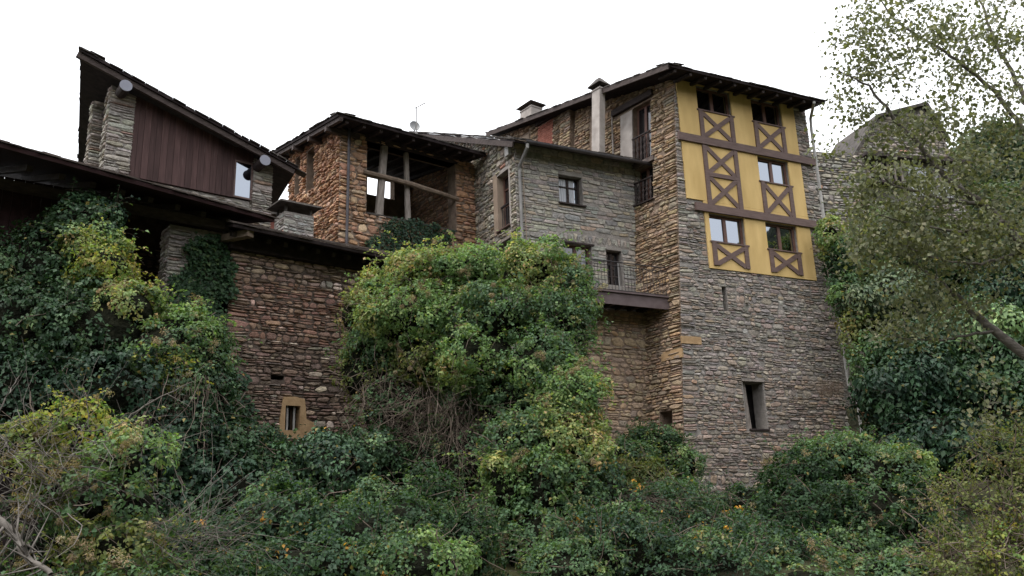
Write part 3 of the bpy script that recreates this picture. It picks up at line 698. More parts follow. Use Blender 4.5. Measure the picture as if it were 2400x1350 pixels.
g = Geo(); g.tube([BF.P(-3.86, 11.4, -0.1), BF.P(-3.78, 12.6, -0.1), BF.P(-3.66, 14.25, -0.1)], [0.15, 0.14, 0.14], 8); g.build('post', 'timber_grey', barn)
g = Geo(); g.tube([BF.P(-2.70, 11.4, -0.15), BF.P(-2.74, 12.6, -0.15), BF.P(-2.79, 14.25, -0.15)], [0.12, 0.10, 0.10], 8); g.build('post', 'timber_grey', barn)
g = Geo(); g.tube([BF.P(-4.5, 13.06, 0.02), BF.P(-3.7, 13.03, 0.06), BF.P(-2.7, 13.0, 0.06), BF.P(-2.3, 12.96, 0.05), BF.P(-1.5, 12.92, 0.03), BF.P(-0.75, 12.86, 0.0)], [0.085, 0.09, 0.09, 0.1, 0.085, 0.08], 8); g.build('log_rail', 'timber_log', barn)
g = Geo(); BF.slab(g, -4.45, -0.78, 14.2, 14.42, -0.4, 0.05); g.build('lintel', 'timber_dark', barn)
g = Geo(); BF.slab(g, -4.36, -0.86, 11.6, 11.66, -0.5, 0.06); g.build('sill', 'slate', barn)
A = (-5.3, 24.424, 14.248); B = (-0.758, 27.846, 14.253); D = tuple(BL.P(5.0, 15.36, 0.38)); C = tuple(np.array(B) + np.array(D) - np.array(A))
roof, rn = roof_slab(barn, A, B, C, D, 0.08)
slates_along(roof, np.array(A) + rn * 0.08, np.array(B) + rn * 0.08, np.array(D) - np.array(A), rn, 5, 0.36, 0.42)
slates_along(roof, np.array(A) + rn * 0.08, np.array(D) + rn * 0.08, np.array(B) - np.array(A), rn, 6, 0.36, 0.42)
g = Geo(); g.bar(np.array(A) - rn * 0.06 + BL.n * -0.12, np.array(D) - rn * 0.06 + BL.n * -0.12, 0.12, 0.13); g.build('purlin', 'timber_eave', roof)
for i in range(4):
    p = np.array(A) * (1 - (0.16 + i * 0.25)) + np.array(D) * (0.16 + i * 0.25) - rn * 0.2
    g = Geo(); g.bar(p, p - BL.n * 1.2, 0.15, 0.16); g.build('beam_end', 'timber_eave', roof)
for i in range(9):
    t = (i + 0.6) / 9.3; a = np.array(A) * (1 - t) + np.array(B) * t - rn * 0.06; b = a + (np.array(D) - np.array(A)) * 0.85
    g = Geo(); g.bar(a + (b - a) * 0.02, b, 0.10, 0.12); g.build('rafter', 'timber_dark', roof)
g = Geo(); g.tube([BF.P(-5.08, 14.5, 0.14), BF.P(-5.10, 10.0, 0.12)], 0.05, 8); g.build('downpipe', 'gutter_dark', barn)

# dish and aerial behind the barn roof
dc = np.array((-3.609, 30.5, 16.8))
dish = thing('satellite_dish', tuple(dc + np.array([0.1, 0.3, -0.9])), 'round pale grey satellite dish behind the barn roof', 'satellite dish')
ax = np.array([0.35, -0.85, 0.28]); ax /= np.linalg.norm(ax); sx = np.cross(ax, (0, 0, 1)); sx /= np.linalg.norm(sx); sy = np.cross(sx, ax)
v, f = [], []
for r in range(5):
    for k in range(20):
        a = 2 * pi * k / 20; q = 0.01 + 0.235 * r / 4; v.append(dc + (sx * cos(a) * 0.85 + sy * sin(a)) * q + ax * (0.5 * q * q * 3))
for r in range(4):
    for k in range(20): f.append((r*20+k, r*20+(k+1) % 20, (r+1)*20+(k+1) % 20, (r+1)*20+k))
n0 = len(v); v += [p - ax * 0.015 for p in v[:]]; f += [tuple(n0 + i for i in q[::-1]) for q in f[:]]
f += [(80+k, 80+(k+1) % 20, n0+80+(k+1) % 20, n0+80+k) for k in range(20)]
mesh('reflector', v, f, 'dish', dish)
g = Geo(); g.tube([dc - sy * 0.2, dc + ax * 0.3 - sy * 0.1], 0.012, 5); g.box(tuple(dc + ax * 0.3 - sy * 0.08), (0.03, 0.03, 0.03)); g.build('feed_arm', 'zinc', dish)
g = Geo(); g.tube([dc - ax * 0.06, dc - ax * 0.06 + np.array([0.02, 0.1, -0.9])], 0.02, 6); g.build('mast', 'zinc', dish)
am0 = np.array((-3.476, 30.2, 16.248)); am1 = np.array((-3.488, 30.2, 17.525))
ant = thing('tv_aerial', tuple(am0 - np.array([0, 0, 0.6])), 'thin mast with small tilted television aerial above the dish', 'aerial')
g = Geo(); g.tube([am0 - np.array([0, 0, 0.6]), am1], 0.02, 6); g.build('mast', 'zinc', ant)
b0 = np.array((-3.521, 30.2, 17.471)); b1 = np.array((-3.136, 30.2, 17.678))
g = Geo(); g.tube([b0, b1], 0.018, 5); g.build('boom', 'zinc', ant)
for i in range(7):
    p = b0 + (b1 - b0) * (0.42 + 0.58 * i / 6); g = Geo(); g.tube([p - np.array([0.02, 0.05, 0.06]), p + np.array([0.02, 0.05, 0.06])], 0.012, 4); g.build('element', 'zinc', ant)
for s in (-1, 1):
    g = Geo(); g.tube([b0, b0 + np.array([-0.02, 0, 0.07 * s])], 0.01, 4); g.build('element', 'zinc', ant)

# ================================================================== plank-walled barn, upper left
AF = Wall((-7.635, 24.0, 0.0), 38)
pb = thing('plank_barn', (-9.635, 22.5, 9.0), 'barn with red-brown plank wall between stone pillars under sloping roof', 'barn')
rk = lambda u: 13.66 - 0.285 * (u + 3.6)
wall_a = wall_mesh(AF, -3.62, -0.10, 9.0, 11.26, [], 0.35, 'wall', 'mortar_grey', pb, k0=-0.05)
st_a = stones(AF, -3.6, -0.1, 10.4, 11.24, [], (0.08, 0.15), (0.2, 0.5), PAL_PALE, 41, k0=-0.05, proud=(0.01, 0.04))
def pillar(W, u0, u1, z0, ztopf, k0, k1, seed, parent, pal, side='left'):
    g = Geo(); P = W.P
    g.hexa(P(u0, z0, k0), P(u1, z0, k0), P(u1, z0, k1), P(u0, z0, k1), P(u0, ztopf(u0), k0), P(u1, ztopf(u1), k0), P(u1, ztopf(u1), k1), P(u0, ztopf(u0), k1))
    o = g.build('pillar', 'mortar_grey', parent)
    s = stones(W, u0 - 0.03, u1 + 0.03, z0, ztopf, [], (0.07, 0.14), (0.25, 0.6), pal, seed, k0=k1, proud=(0.02, 0.06), gap=0.006, wave=0.012)
    ws = Wall(W.P(u0, 0, k1), math.degrees(math.atan2(-W.n[1], -W.n[0])), flip=True)
    s += stones(ws, 0.0, k1 - k0, z0, lambda q: ztopf(u0), [], (0.07, 0.14), (0.2, 0.45), pal, seed + 1, proud=(0.02, 0.06), gap=0.006, wave=0.012)
    return o, s
p1, s1 = pillar(AF, -4.27, -3.62, 9.6, rk, -0.5, 0.05, 42, pb, PAL_PALE)
p2, s2 = pillar(AF, -0.12, 0.47, 9.6, rk, -0.5, 0.05, 44, pb, PAL_PALE)
p3, s3 = pillar(AF, -4.40, -4.02, 9.6, lambda u: 14.0, -1.9, -1.5, 46, pb, PAL_PALE)
place_stones([(wall_a, st_a), (p1, s1), (p2, s2), (p3, s3)])
rng = random.Random(4); u = -3.62; pw = Geo(); AF.slab(pw, -3.62, -0.1, 11.2, 12.5, -0.35, -0.3); pw = pw.build('plank_wall', 'boards_dark', pb)
while u < -0.72:
    w = min(rng.uniform(0.14, 0.19), -0.70 - u); g = Geo(); k1 = 0.02 + rng.uniform(0, 0.012); P = AF.P; a, b = u, u + w - 0.007
    g.hexa(P(a, 11.27, -0.03), P(b, 11.27, -0.03), P(b, 11.27, k1), P(a, 11.27, k1), P(a, rk(a) + .05, -0.03), P(b, rk(b) + .05, -0.03), P(b, rk(b) + .05, k1), P(a, rk(a) + .05, k1))
    s = rng.uniform(0.72, 1.32); g.build('plank', 'planks_red', pw, colors=np.array([(s, s, s)])); u += w
g = Geo(); AF.slab(g, -0.70, -0.12, 12.48, 12.9, -0.03, 0.02); g.build('plank', 'planks_red', pw, colors=np.array([(0.9, 0.9, 0.9)]))
window(pb, AF, -0.70, -0.13, 11.29, 12.48, 0.03, mull=0, fw=0.05, fmat='timber_brown', gmat='glass', sill=False)
A = (-11.387, 20.307, 14.436); B = (-6.454, 24.161, 12.486)
dd = np.array([cos(radians(117)), sin(radians(117)), 0]); D = tuple(np.array(A) + dd * 8.0); C = tuple(np.array(B) + dd * 4.6)
roof, rn = roof_slab(pb, np.array(A) - np.array([0, 0, 0.12]), np.array(B) - np.array([0, 0, 0.12]), np.array(C) - np.array([0, 0, 0.12]), np.array(D) - np.array([0, 0, 0.12]), 0.06)
slates_along(roof, np.array(A) - rn * 0.06, np.array(B) - rn * 0.06, dd, rn, 7, 0.36, 0.42)
slates_along(roof, np.array(A) - rn * 0.06, np.array(D) - rn * 0.06, np.array(B) - np.array(A), rn, 17, 0.36, 0.42, over=0.0)
g = Geo(); g.bar(np.array(A) - rn * 0.2 - AF.n * 0.1, np.array(B) - rn * 0.2 - AF.n * 0.1, 0.1, 0.16); g.build('bargeboard', 'timber_eave', roof)
for px, name in (((-10.411, 20.994, 13.613), 'l'), ((-7.245, 23.467, 12.375), 'r')):
    p = np.array(px); g = Geo(); g.tube([p, p - AF.n * 2.2], 0.145, 14); lg = g.build('purlin_log', 'timber_dark', pb)
    g = Geo(); g.tube([p + AF.n * 0.03, p + AF.n * 0.004], 0.165, 18); g.build('end_cap', 'cap_metal', lg)

# ================================================================== lower brown stone house
LF = Wall((-7.076, 20.5, 0.0), 37)
low = thing('lower_house', (-7.076, 20.5, 0.8), 'dark brown rubble stone house with low slate eave and tiny barred window', 'house')
lwn = (1.56, 1.95, 4.10, 4.72); lhole = (1.18, 1.52, 5.36, 5.48)
wall_o = wall_mesh(LF, 0.0, 6.6, 0.4, 9.3, [lwn, lhole], 0.5, 'wall', 'mortar_dark', low)
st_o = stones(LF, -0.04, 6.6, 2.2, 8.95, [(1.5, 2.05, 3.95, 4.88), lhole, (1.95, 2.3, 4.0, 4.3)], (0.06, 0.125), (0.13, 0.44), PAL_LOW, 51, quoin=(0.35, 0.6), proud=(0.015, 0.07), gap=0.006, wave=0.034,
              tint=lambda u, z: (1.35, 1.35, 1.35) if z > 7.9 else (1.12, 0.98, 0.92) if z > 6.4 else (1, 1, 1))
lside = Wall(LF.P(0.0, 0, 0), 127, flip=True)
wall_ls = wall_mesh(lside, 0.02, 3.4, 0.4, 8.9, [], 0.45, 'wall', 'mortar_dark', low)
place_stones([(wall_o, st_o)])
g = Geo(); P = LF.P        # ochre plaster surround, ragged at the lower right
out = [(1.41, 3.93), (1.43, 4.45), (1.50, 4.93), (1.80, 4.95), (2.06, 4.90), (2.10, 4.62), (2.12, 4.40), (2.36, 4.30), (2.38, 4.02), (1.9, 3.88)]
inn = [(1.56, 4.10), (1.56, 4.40), (1.56, 4.72), (1.75, 4.72), (1.95, 4.72), (1.95, 4.6), (1.95, 4.45), (1.95, 4.28), (1.95, 4.10), (1.75, 4.10)]
v = [P(a, b, 0.09) for a, b in out] + [P(a, b, 0.09) for a, b in inn] + [P(a, b, -0.02) for a, b in out] + [P(a, b, -0.3) for a, b in inn]
f = []
for i in range(10):
    j = (i + 1) % 10; f += [(i, j, 10 + j, 10 + i), (20 + i, 20 + j, j, i), (10 + i, 10 + j, 30 + j, 30 + i)]
mesh('plaster_surround', v, f, 'plaster_ochre', low)
w = window(low, LF, *lwn, -0.2, mull=0, fw=0.04, fmat='timber_dark', gmat='glass_old', sill=False)
for u in (1.66, 1.84):
    g = Geo(); LF.slab(g, u - 0.022, u + 0.022, 4.08, 4.74, -0.06, -0.03); g.build('window_bar', 'pvc_white', w)
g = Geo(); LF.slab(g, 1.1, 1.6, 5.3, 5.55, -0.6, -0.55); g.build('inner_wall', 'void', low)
A = LF.P(-0.30, 8.86, 0.95); B = LF.P(5.9, 8.66, 0.95); up_ = np.array([0, 0, 1.0]); D = A - LF.n * 4.2 + up_ * 1.25; C = B - LF.n * 4.2 + up_ * 1.25
roof, rn = roof_slab(low, A, B, C, D, 0.08)
slates_along(roof, A + rn * 0.08, B + rn * 0.08, D - A, rn, 8, 0.4, 0.45, mat='slate_pale')
for i in range(14):
    a = A + (B - A) * ((i + 0.4) / 14) - rn * 0.06; g = Geo(); g.bar(a - LF.n * 0.35, a - LF.n * 1.1 + up_ * 0.31, 0.11, 0.12); g.build('rafter', 'timber_dark', roof)
g = Geo(); LF.slab(g, -0.1, 6.0, 8.56, 8.98, -0.2, 0.22); g.build('eave_shade_beam', 'boards_dark', low)  # dark beam added here; its colour also stands for the eave's shadow
# rubble chimney with a raised slab
cc = np.array((-6.089, 23.2, 9.959))
CH = Wall(cc, 37); cs = []
g = Geo(); CH.slab(g, -0.45, 0.45, -0.6, 0.58, -0.75, 0.0); chm = g.build('chimney', 'mortar_grey', low)
cs = stones(CH, -0.47, 0.47, -0.5, 0.55, [], (0.06, 0.12), (0.15, 0.4), PAL_GREY, 61, proud=(0.01, 0.04))
CS = Wall(CH.P(-0.45, 0, 0), 127, flip=True); cs += stones(CS, 0, 0.75, -0.5, 0.55, [], (0.06, 0.12), (0.15, 0.4), PAL_GREY, 62, proud=(0.01, 0.04))
place_stones([(chm, cs)])
for a, b in ((-0.38, -0.06), (0.38, -0.06), (0.38, -0.68), (-0.38, -0.68)):
    g = Geo(); g.tube([CH.P(a, 0.5, b), CH.P(a, 0.82, b)], 0.04, 5); g.build('cap_support', 'slate', chm)
g = Geo(); P = CH.P; g.hexa(P(-0.66, .80, .2), P(.62, .80, .2), P(.62, .86, -.95), P(-.66, .86, -.95), P(-.64, .86, .18), P(.6, .86, .18), P(.6, .92, -.93), P(-.64, .92, -.93)); g.build('chimney_cap', 'slate', chm)

# ================================================================== shadowed shed, far left
SH = Wall((-6.055, 20.142, 0.0), 46)
shed = thing('timber_shed', (-9.576, 19.0, 0.8), 'deeply shadowed open shed under a long eave, left edge, behind ivy', 'shed')
A = SH.P(-7.6, 9.38, 0); B = SH.P(0.16, 9.20, 0); D = A - SH.n * 4.5 + up_ * 1.15; C = B - SH.n * 4.5 + up_ * 1.15
roof, rn = roof_slab(shed, A, B, C, D, 0.09, 'boards_red')
slates_along(roof, A + rn * 0.09, B + rn * 0.09, D - A, rn, 9, 0.4, 0.45, mat='slate_pale')
for i in range(12):
    a = A + (B - A) * ((i + 0.5) / 12) - rn * 0.07; g = Geo(); g.bar(a - SH.n * 0.5, a - SH.n * 3.4 + up_ * 0.86, 0.12, 0.13); g.build('rafter', 'timber_dark', roof)
g = Geo(); g.bar(LF.P(-5.5, 9.30, -0.1), LF.P(-0.2, 9.08, 0.25), 0.2, 0.2); g.build('beam', 'timber_eave', shed)
g = Geo(); g.bar(LF.P(-0.35, 8.83, -0.2), LF.P(0.18, 8.80, 0.86), 0.2, 0.17); g.build('beam', 'timber_log', shed)
pm, ps = pillar(LF, -1.50, -0.18, 0.5, lambda u: 9.02, -0.75, -0.1, 71, shed, PAL_PALE)
wall_k = wall_mesh(LF, -8.0, 0.0, 0.4, 10.2, [], 0.3, 'back_wall', 'mortar_dark', shed, k0=-2.6)
st_k = stones(LF, -4.2, -0.2, 5.5, 9.2, [], (0.09, 0.17), (0.2, 0.5), PAL_LOW, 73, k0=-2.6)
place_stones([(pm, ps), (wall_k, st_k)], 200)
g = Geo(); rng = random.Random(6); u = -7.9; bw = Geo(); LF.slab(bw, -7.9, -3.5, 0.4, 6.0, -0.6, -0.3); bw = bw.build('board_wall', 'boards_dark', shed)
while u < -3.5:
    w = rng.uniform(0.16, 0.22); g = Geo(); LF.slab(g, u, u + w - 0.012, 6.0, 9.55, -0.35, -0.31 + rng.uniform(0, 0.015)); g.build('plank', 'boards_red', bw); u += w

# ================================================================== houses behind
bgw = Wall((13.541, 36.0, 0.0), 14)
bgh = thing('stone_house', (16.321, 36.0, 7.0), 'grey stone house with pale plaster panel, half hidden behind the overhanging branches', 'house')
BG = [(0.47, 17.68), (2.85, 17.96), (2.94, 18.51), (4.7, 20.05), (7.61, 20.97), (8.57, 19.07), (8.82, 18.52), (5.36, 17.23), (7.6, 15.8), (6.45, 17.18), (7.17, 16.05), (3.2, 17.99), (2.91, 16.26), (8.31, 18.37), (8.38, 12.98)]
ztop_main = BG[0][1]
wall_g = wall_mesh(bgw, -0.6, BG[14][0], 6.0, ztop_main, [(BG[9][0], BG[10][0], BG[10][1], BG[9][1])], 0.5, 'wall', 'far_stone', bgh)
g = Geo(); P = bgw.P
poly = [(BG[2][0], ztop_main), (BG[3][0], BG[3][1]), (BG[4][0], BG[4][1]), (BG[5][0], BG[5][1]), (BG[6][0], ztop_main)]
g.add([P(a, b, -0.8) for a, b in poly] + [P(a, b, -4) for a, b in poly], [(0, 4, 3, 2, 1), (0, 1, 6, 5), (1, 2, 7, 6), (2, 3, 8, 7), (3, 4, 9, 8)]); g.build('upper_wall', 'far_stone', bgh)
gtop = lambda u: float(np.interp(u, [p[0] for p in poly], [p[1] for p in poly]))
upw = bpy.data.objects[[o.name for o in bgh.children if o.name.startswith('upper_wall')][0]]
place_stones([(wall_g, stones(bgw, -0.6, BG[14][0] - 0.2, 11.5, ztop_main - 0.05, [(BG[11][0] - 0.1, BG[8][0] + 0.1, BG[8][1] - 0.1, 30)], (0.11, 0.22), (0.22, 0.6), PAL_MID, 81, proud=(0.02, 0.08), gap=0.01)),
              (upw, stones(bgw, poly[0][0] + 0.1, poly[4][0] - 0.1, ztop_main, lambda u: gtop(u) - 0.05, [], (0.11, 0.22), (0.22, 0.6), PAL_MID, 82, k0=-0.8, proud=(0.02, 0.08), gap=0.01))], 120)
for i in range(3):
    a, b = poly[i], poly[i+1]; g = Geo(); g.bar(P(a[0], a[1] + 0.08, -2.2), P(b[0], b[1] + 0.08, -2.2), 3.4, 0.14); g.build('roof', 'slate', bgh)
g = Geo(); g.bar(P(BG[11][0] - 0.3, ztop_main - 0.1, 0.1), P(BG[13][0] + 0.3, ztop_main - 0.1, 0.1), 0.7, 0.16); g.build('eave', 'timber_dark', bgh)
wall_mesh(bgw, BG[7][0], BG[8][0], BG[8][1], BG[7][1], [(BG[9][0], BG[10][0], BG[10][1], BG[9][1])], 0.05, 'plaster_panel', 'pale_wall', bgh, k0=0.08)
window(bgh, bgw, BG[9][0], BG[10][0], BG[10][1], BG[9][1], 0.0, mull=1, trans=(0.5,), gmat='glass_old', fmat='timber_grey', sill=False)
g = Geo(); bgw.slab(g, BG[11][0], BG[7][0] - 0.4, BG[12][1], ztop_main - 0.35, -0.02, 0.04); g.build('gallery', 'void', bgh)  # flat near-black panel on the wall face, painting the gallery's shaded depth
for i in range(6):
    u = BG[11][0] + (BG[7][0] - 0.4 - BG[11][0]) * i / 5; g = Geo(); bgw.slab(g, u - 0.05, u + 0.05, BG[12][1], ztop_main - 0.35, 0.04, 0.12); g.build('gallery_post', 'timber_grey', bgh)
g = Geo(); bgw.slab(g, BG[11][0] - 0.1, BG[7][0] - 0.3, BG[12][1] - 0.1, BG[12][1], 0.0, 0.5); g.build('gallery_floor', 'timber_dark', bgh)

fh = np.array((-13.439, 48.0, 19.601))
far = thing('far_house', (fh[0], fh[1], 8.0), 'small distant house with red-brown roof and white windows beside the rubble chimney', 'house')
FW = Wall((fh[0], fh[1], 0), 25)
g = Geo(); FW.slab(g, -3.5, 1.1, 8, fh[2] + 0.2, -4, 0); g.build('wall', 'roof_tile', far)
g = Geo(); g.bar(FW.P(-3.8, fh[2] + 0.35, -0.3), FW.P(1.3, fh[2] + 0.35, -0.3), 1.4, 0.16); g.build('roof', 'slate', far)
for i in range(3):
    z = fh[2] - 0.25 - i * 0.62; window(far, FW, 0.55, 0.95, z - 0.2, z + 0.2, 0.05, mull=1, fw=0.05, fmat='pvc_white', gmat='glass', sill=False)

# ================================================================== foliage
LEAF = {
 'bright': [(4, (0.148, 0.235, 0.089)), (3, (0.116, 0.194, 0.077)), (2, (0.205, 0.279, 0.107)), (1, (0.081, 0.143, 0.069))],
 'lime': [(4, (0.227, 0.282, 0.108)), (3, (0.171, 0.236, 0.092)), (2, (0.333, 0.320, 0.130)), (0.6, (0.404, 0.294, 0.151))],
 'mid': [(4, (0.088, 0.152, 0.073)), (3, (0.069, 0.122, 0.065)), (1.5, (0.130, 0.195, 0.085)), (0.4, (0.223, 0.224, 0.100))],
 'dark': [(4, (0.028, 0.060, 0.027)), (3, (0.037, 0.075, 0.030)), (1.5, (0.022, 0.047, 0.024)), (0.5, (0.066, 0.104, 0.037))],
 'ivy': [(4, (0.022, 0.049, 0.027)), (3, (0.029, 0.063, 0.030)), (2, (0.017, 0.039, 0.024)), (0.5, (0.048, 0.088, 0.035))],
 'bramble': [(4, (0.040, 0.079, 0.044)), (3, (0.054, 0.102, 0.050)), (2, (0.031, 0.061, 0.038)), (1, (0.072, 0.122, 0.046)), (0.12, (0.434, 0.235, 0.044))],
 'olive': [(4, (0.156, 0.175, 0.061)), (3, (0.106, 0.142, 0.053)), (2, (0.203, 0.218, 0.075)), (0.6, (0.307, 0.228, 0.088))],
 'yellow': [(4, (0.248, 0.256, 0.062)), (3, (0.160, 0.228, 0.058)), (1.5, (0.331, 0.262, 0.083)), (1.2, (0.094, 0.158, 0.049))],
 'tree': [(4, (0.127, 0.136, 0.075)), (3, (0.098, 0.110, 0.064)), (2, (0.169, 0.175, 0.098)), (1, (0.234, 0.222, 0.140))],
 'far': [(4, (0.088, 0.123, 0.068)), (3, (0.066, 0.101, 0.058)), (2, (0.122, 0.154, 0.081))],
 'tan': [(4, (0.270, 0.215, 0.145)), (3, (0.220, 0.170, 0.110)), (1, (0.330, 0.280, 0.200))],
 'rust': [(3, (0.100, 0.055, 0.030)), (2, (0.140, 0.085, 0.040)), (2, (0.054, 0.065, 0.030))],
}
PALC = {k: (np.array([w for w, c in v]) / sum(w for w, c in v), np.array([c for w, c in v])) for k, v in LEAF.items()}

def unit(a): return a / np.maximum(1e-9, np.linalg.norm(a, axis=-1, keepdims=True))

def leaf_arrays(c, n, tip, size, colr, rng, width=0.72):
    """one folded kite per leaf: base, side, tip, side"""
    n = unit(n); tip = unit(tip - n * np.sum(tip * n, -1, keepdims=True)); s = np.cross(n, tip)
    L = size[:, None]; W_ = L * width * rng.uniform(0.8, 1.2, (len(c), 1)) * 0.5
    base = c - tip * L * 0.5; end = c + tip * L * 0.5 - n * L * rng.uniform(0.0, 0.18, (len(c), 1))
    m = c - tip * L * 0.08; fold = n * L * rng.uniform(0.04, 0.2, (len(c), 1))
    v = np.stack([base, m + s * W_ + fold, end, m - s * W_ + fold], 1).reshape(-1, 3)
    i = np.arange(len(c))[:, None] * 4
    f = np.concatenate([i + np.array([[0, 2, 1]]), i + np.array([[0, 3, 2]])], 0)
    return v, f, np.repeat(colr, 4, axis=0)

def leaf_mesh(name, parts, mat, parent, kind='stuff'):
    vs, fs, cs, b = [], [], [], 0
    for v, f, c in parts:
        vs.append(v); fs.append(f + b); cs.append(c); b += len(v)
    return mesh(name, np.concatenate(vs), np.concatenate(fs), mat, parent, colors=np.concatenate(cs), kind=kind)

def wob(p, s):
    return (np.sin(p[:, 0] * 1.9 + s) + np.sin(p[:, 1] * 2.3 + 1.7 * s) + np.sin(p[:, 2] * 2.7 + 2.3 * s) + 0.7 * np.sin(p[:, 0] * 5.1 + p[:, 2] * 4.3 + s) + 0.6 * np.sin(p[:, 2] * 7.3 - p[:, 0] * 6.1 + 3 * s)) / 4.3

def clump_leaves(pos, nrm, pal, per, rad, size, rng, droop=0.5, flat=0.55, width=0.72):
    """pos/nrm: clump centres and outward directions -> leaves dotted over a small dome"""
    N = len(pos); k = rng.integers(int(per * 0.6), int(per * 1.4) + 1, N); idx = np.repeat(np.arange(N), k); n = len(idx)
    w, cols = PALC[pal]; cc = cols[rng.choice(len(w), N, p=w)] * rng.uniform(0.75, 1.25, (N, 1))
    off = unit(rng.normal(size=(n, 3))) * (rng.random((n, 1)) ** 0.5)
    nn = nrm[idx]; al = np.sum(off * nn, -1, keepdims=True); off = off - nn * al * (1 - flat)
    c = pos[idx] + off * rad * rng.uniform(0.6, 1.3, (N, 1))[idx]
    ln = unit(nn * 0.75 + off * 0.7 + np.array([0, 0, 0.35]) + rng.normal(size=(n, 3)) * 0.38)
    tip = off * 0.9 + np.array([0, 0, -droop]) + rng.normal(size=(n, 3)) * 0.45
    colr = cc[idx] * rng.uniform(0.72, 1.3, (n, 1)) * rng.uniform(0.93, 1.07, (n, 3))
    odd = rng.random(n) < 0.012
    colr[odd] = np.array([0.22, 0.18, 0.05])
    return leaf_arrays(c, ln, tip, size * rng.uniform(0.6, 1.25, n), colr, rng, width)

KIN = {'mid': 'bright', 'dark': 'mid', 'bright': 'lime', 'lime': 'bright', 'ivy': 'dark', 'bramble': 'mid', 'olive': 'lime', 'yellow': 'lime'}
CAMP = np.array([0, 0, 1.6])
def lobe_points(lobes, dens, rng, inset=0.0, rough=0.16):
    """points over the union of ellipsoids, thinned on the far side"""
    P_, N_, pals = [], [], []
    for li, (cx, cy, cz, rx, ry, rz, pal) in enumerate(lobes):
        c = np.array([cx, cy, cz]); r = np.array([rx, ry, rz])
        area = 4 * pi * (((rx * ry) ** 1.6 + (rx * rz) ** 1.6 + (ry * rz) ** 1.6) / 3) ** (1 / 1.6)
        n = int(area * dens); d = unit(rng.normal(size=(n, 3)))
        g = unit(d / r); view = unit(CAMP - c)
        keep = rng.random(n) < np.where(g @ view > -0.1, 1.0, np.where(g[:, 2] > 0.3, 0.6, 0.22))
        d, g = d[keep], g[keep]; p = c + d * r
        s = 1 + rough * wob(p, li * 1.3) * 1.6 + rng.normal(size=len(p)) * 0.06 + np.where(rng.random(len(p)) < 0.07, rng.uniform(0.05, 0.28, len(p)), 0) - inset
        p = c + d * r * s[:, None]
        ok = np.ones(len(p), bool)
        for lj, q in enumerate(lobes):
            if lj != li:
                e = (p - np.array(q[:3])) / np.array(q[3:6]); ok &= np.sum(e * e, -1) > 0.62
        if inset == 0: ok &= wob(p * 1.35 + 7.7, 3.1) > -0.36 + 0.25 * rng.random(len(p))      # hollows between the sprays
        ok &= p[:, 2] > gz(p[:, 0], p[:, 1]) + 0.03
        P_.append(p[ok]); N_.append(g[ok]); pals += [pal] * int(ok.sum())
    return np.concatenate(P_), np.concatenate(N_), np.array(pals)

def core(lobes, parent, scale=0.74, name='shade_core'):
    """added dark solids that block the view through a bush and stand for its inner shade"""
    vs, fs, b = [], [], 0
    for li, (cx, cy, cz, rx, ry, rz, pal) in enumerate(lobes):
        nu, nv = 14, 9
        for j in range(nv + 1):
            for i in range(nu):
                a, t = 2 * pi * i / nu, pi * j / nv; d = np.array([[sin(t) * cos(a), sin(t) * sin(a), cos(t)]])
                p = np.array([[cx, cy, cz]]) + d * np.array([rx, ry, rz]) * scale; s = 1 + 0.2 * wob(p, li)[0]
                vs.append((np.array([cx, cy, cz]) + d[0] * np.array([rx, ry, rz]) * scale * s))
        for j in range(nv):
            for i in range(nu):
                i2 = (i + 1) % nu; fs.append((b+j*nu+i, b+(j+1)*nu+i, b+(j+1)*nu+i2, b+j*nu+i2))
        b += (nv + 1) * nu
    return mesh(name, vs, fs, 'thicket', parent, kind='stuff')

def tube_arrays(paths, n=3):
    """paths: list of (pts (m,3), radii (m)) -> verts, quad faces"""
    vs, fs, b = [], [], 0
    for pts, rad in paths:
        m = len(pts); d = unit(np.gradient(pts, axis=0)); ref = np.array([0.31, 0.17, 0.93])
        x = np.cross(d, ref); x = unit(x + 1e-6); y = np.cross(d, x)
        for k in range(n):
            a = 2 * pi * k / n; vs.append(pts + (x * cos(a) + y * sin(a)) * np.asarray(rad)[:, None])
        for k in range(n):
            k2 = (k + 1) % n; i = np.arange(m - 1)
            fs.append(np.stack([b + k*m + i, b + k2*m + i, b + k2*m + i + 1, b + k*m + i + 1], -1))
        b += n * m
    return np.concatenate(vs), np.concatenate(fs)

def shoots(pos, nrm, n, rng, length=(0.3, 0.8), up=0.6, pal='bright', size=0.09, gap=0.07, rad=0.006):
    """leafy shoots that leave the crown and arch over"""
    paths, parts = [], []
    if len(pos) == 0 or n == 0: return paths, parts
    for i in rng.choice(len(pos), n):
        L = rng.uniform(*length); m = 7; t = np.linspace(0, 1, m)[:, None]
        d = unit(nrm[i] + np.array([0, 0, up]) + rng.normal(size=3) * 0.5); sd_ = rng.normal(size=3) * 0.15
        pts = pos[i] + d * L * t + (np.array([0, 0, -0.55]) * L + sd_ * L) * t ** 2
        paths.append((pts, np.linspace(rad, rad * 0.3, m)))
        k = max(3, int(L / gap)); tt = rng.uniform(0.1, 1, k); c = pos[i] + d * L * tt[:, None] + (np.array([0, 0, -0.55]) * L + sd_ * L) * tt[:, None] ** 2
        w, cols = PALC[pal]; cc = cols[rng.choice(len(w), k, p=w)] * rng.uniform(0.8, 1.25, (k, 1))
        side = rng.normal(size=(k, 3)); side[:, 2] *= 0.3
        parts.append(leaf_arrays(c + unit(side) * size * 0.5, np.array([0, 0, 0.9]) + rng.normal(size=(k, 3)) * 0.5, side + np.array([0, 0, -0.3]), size * rng.uniform(0.6, 1.15, k), cc, rng))
    return paths, parts

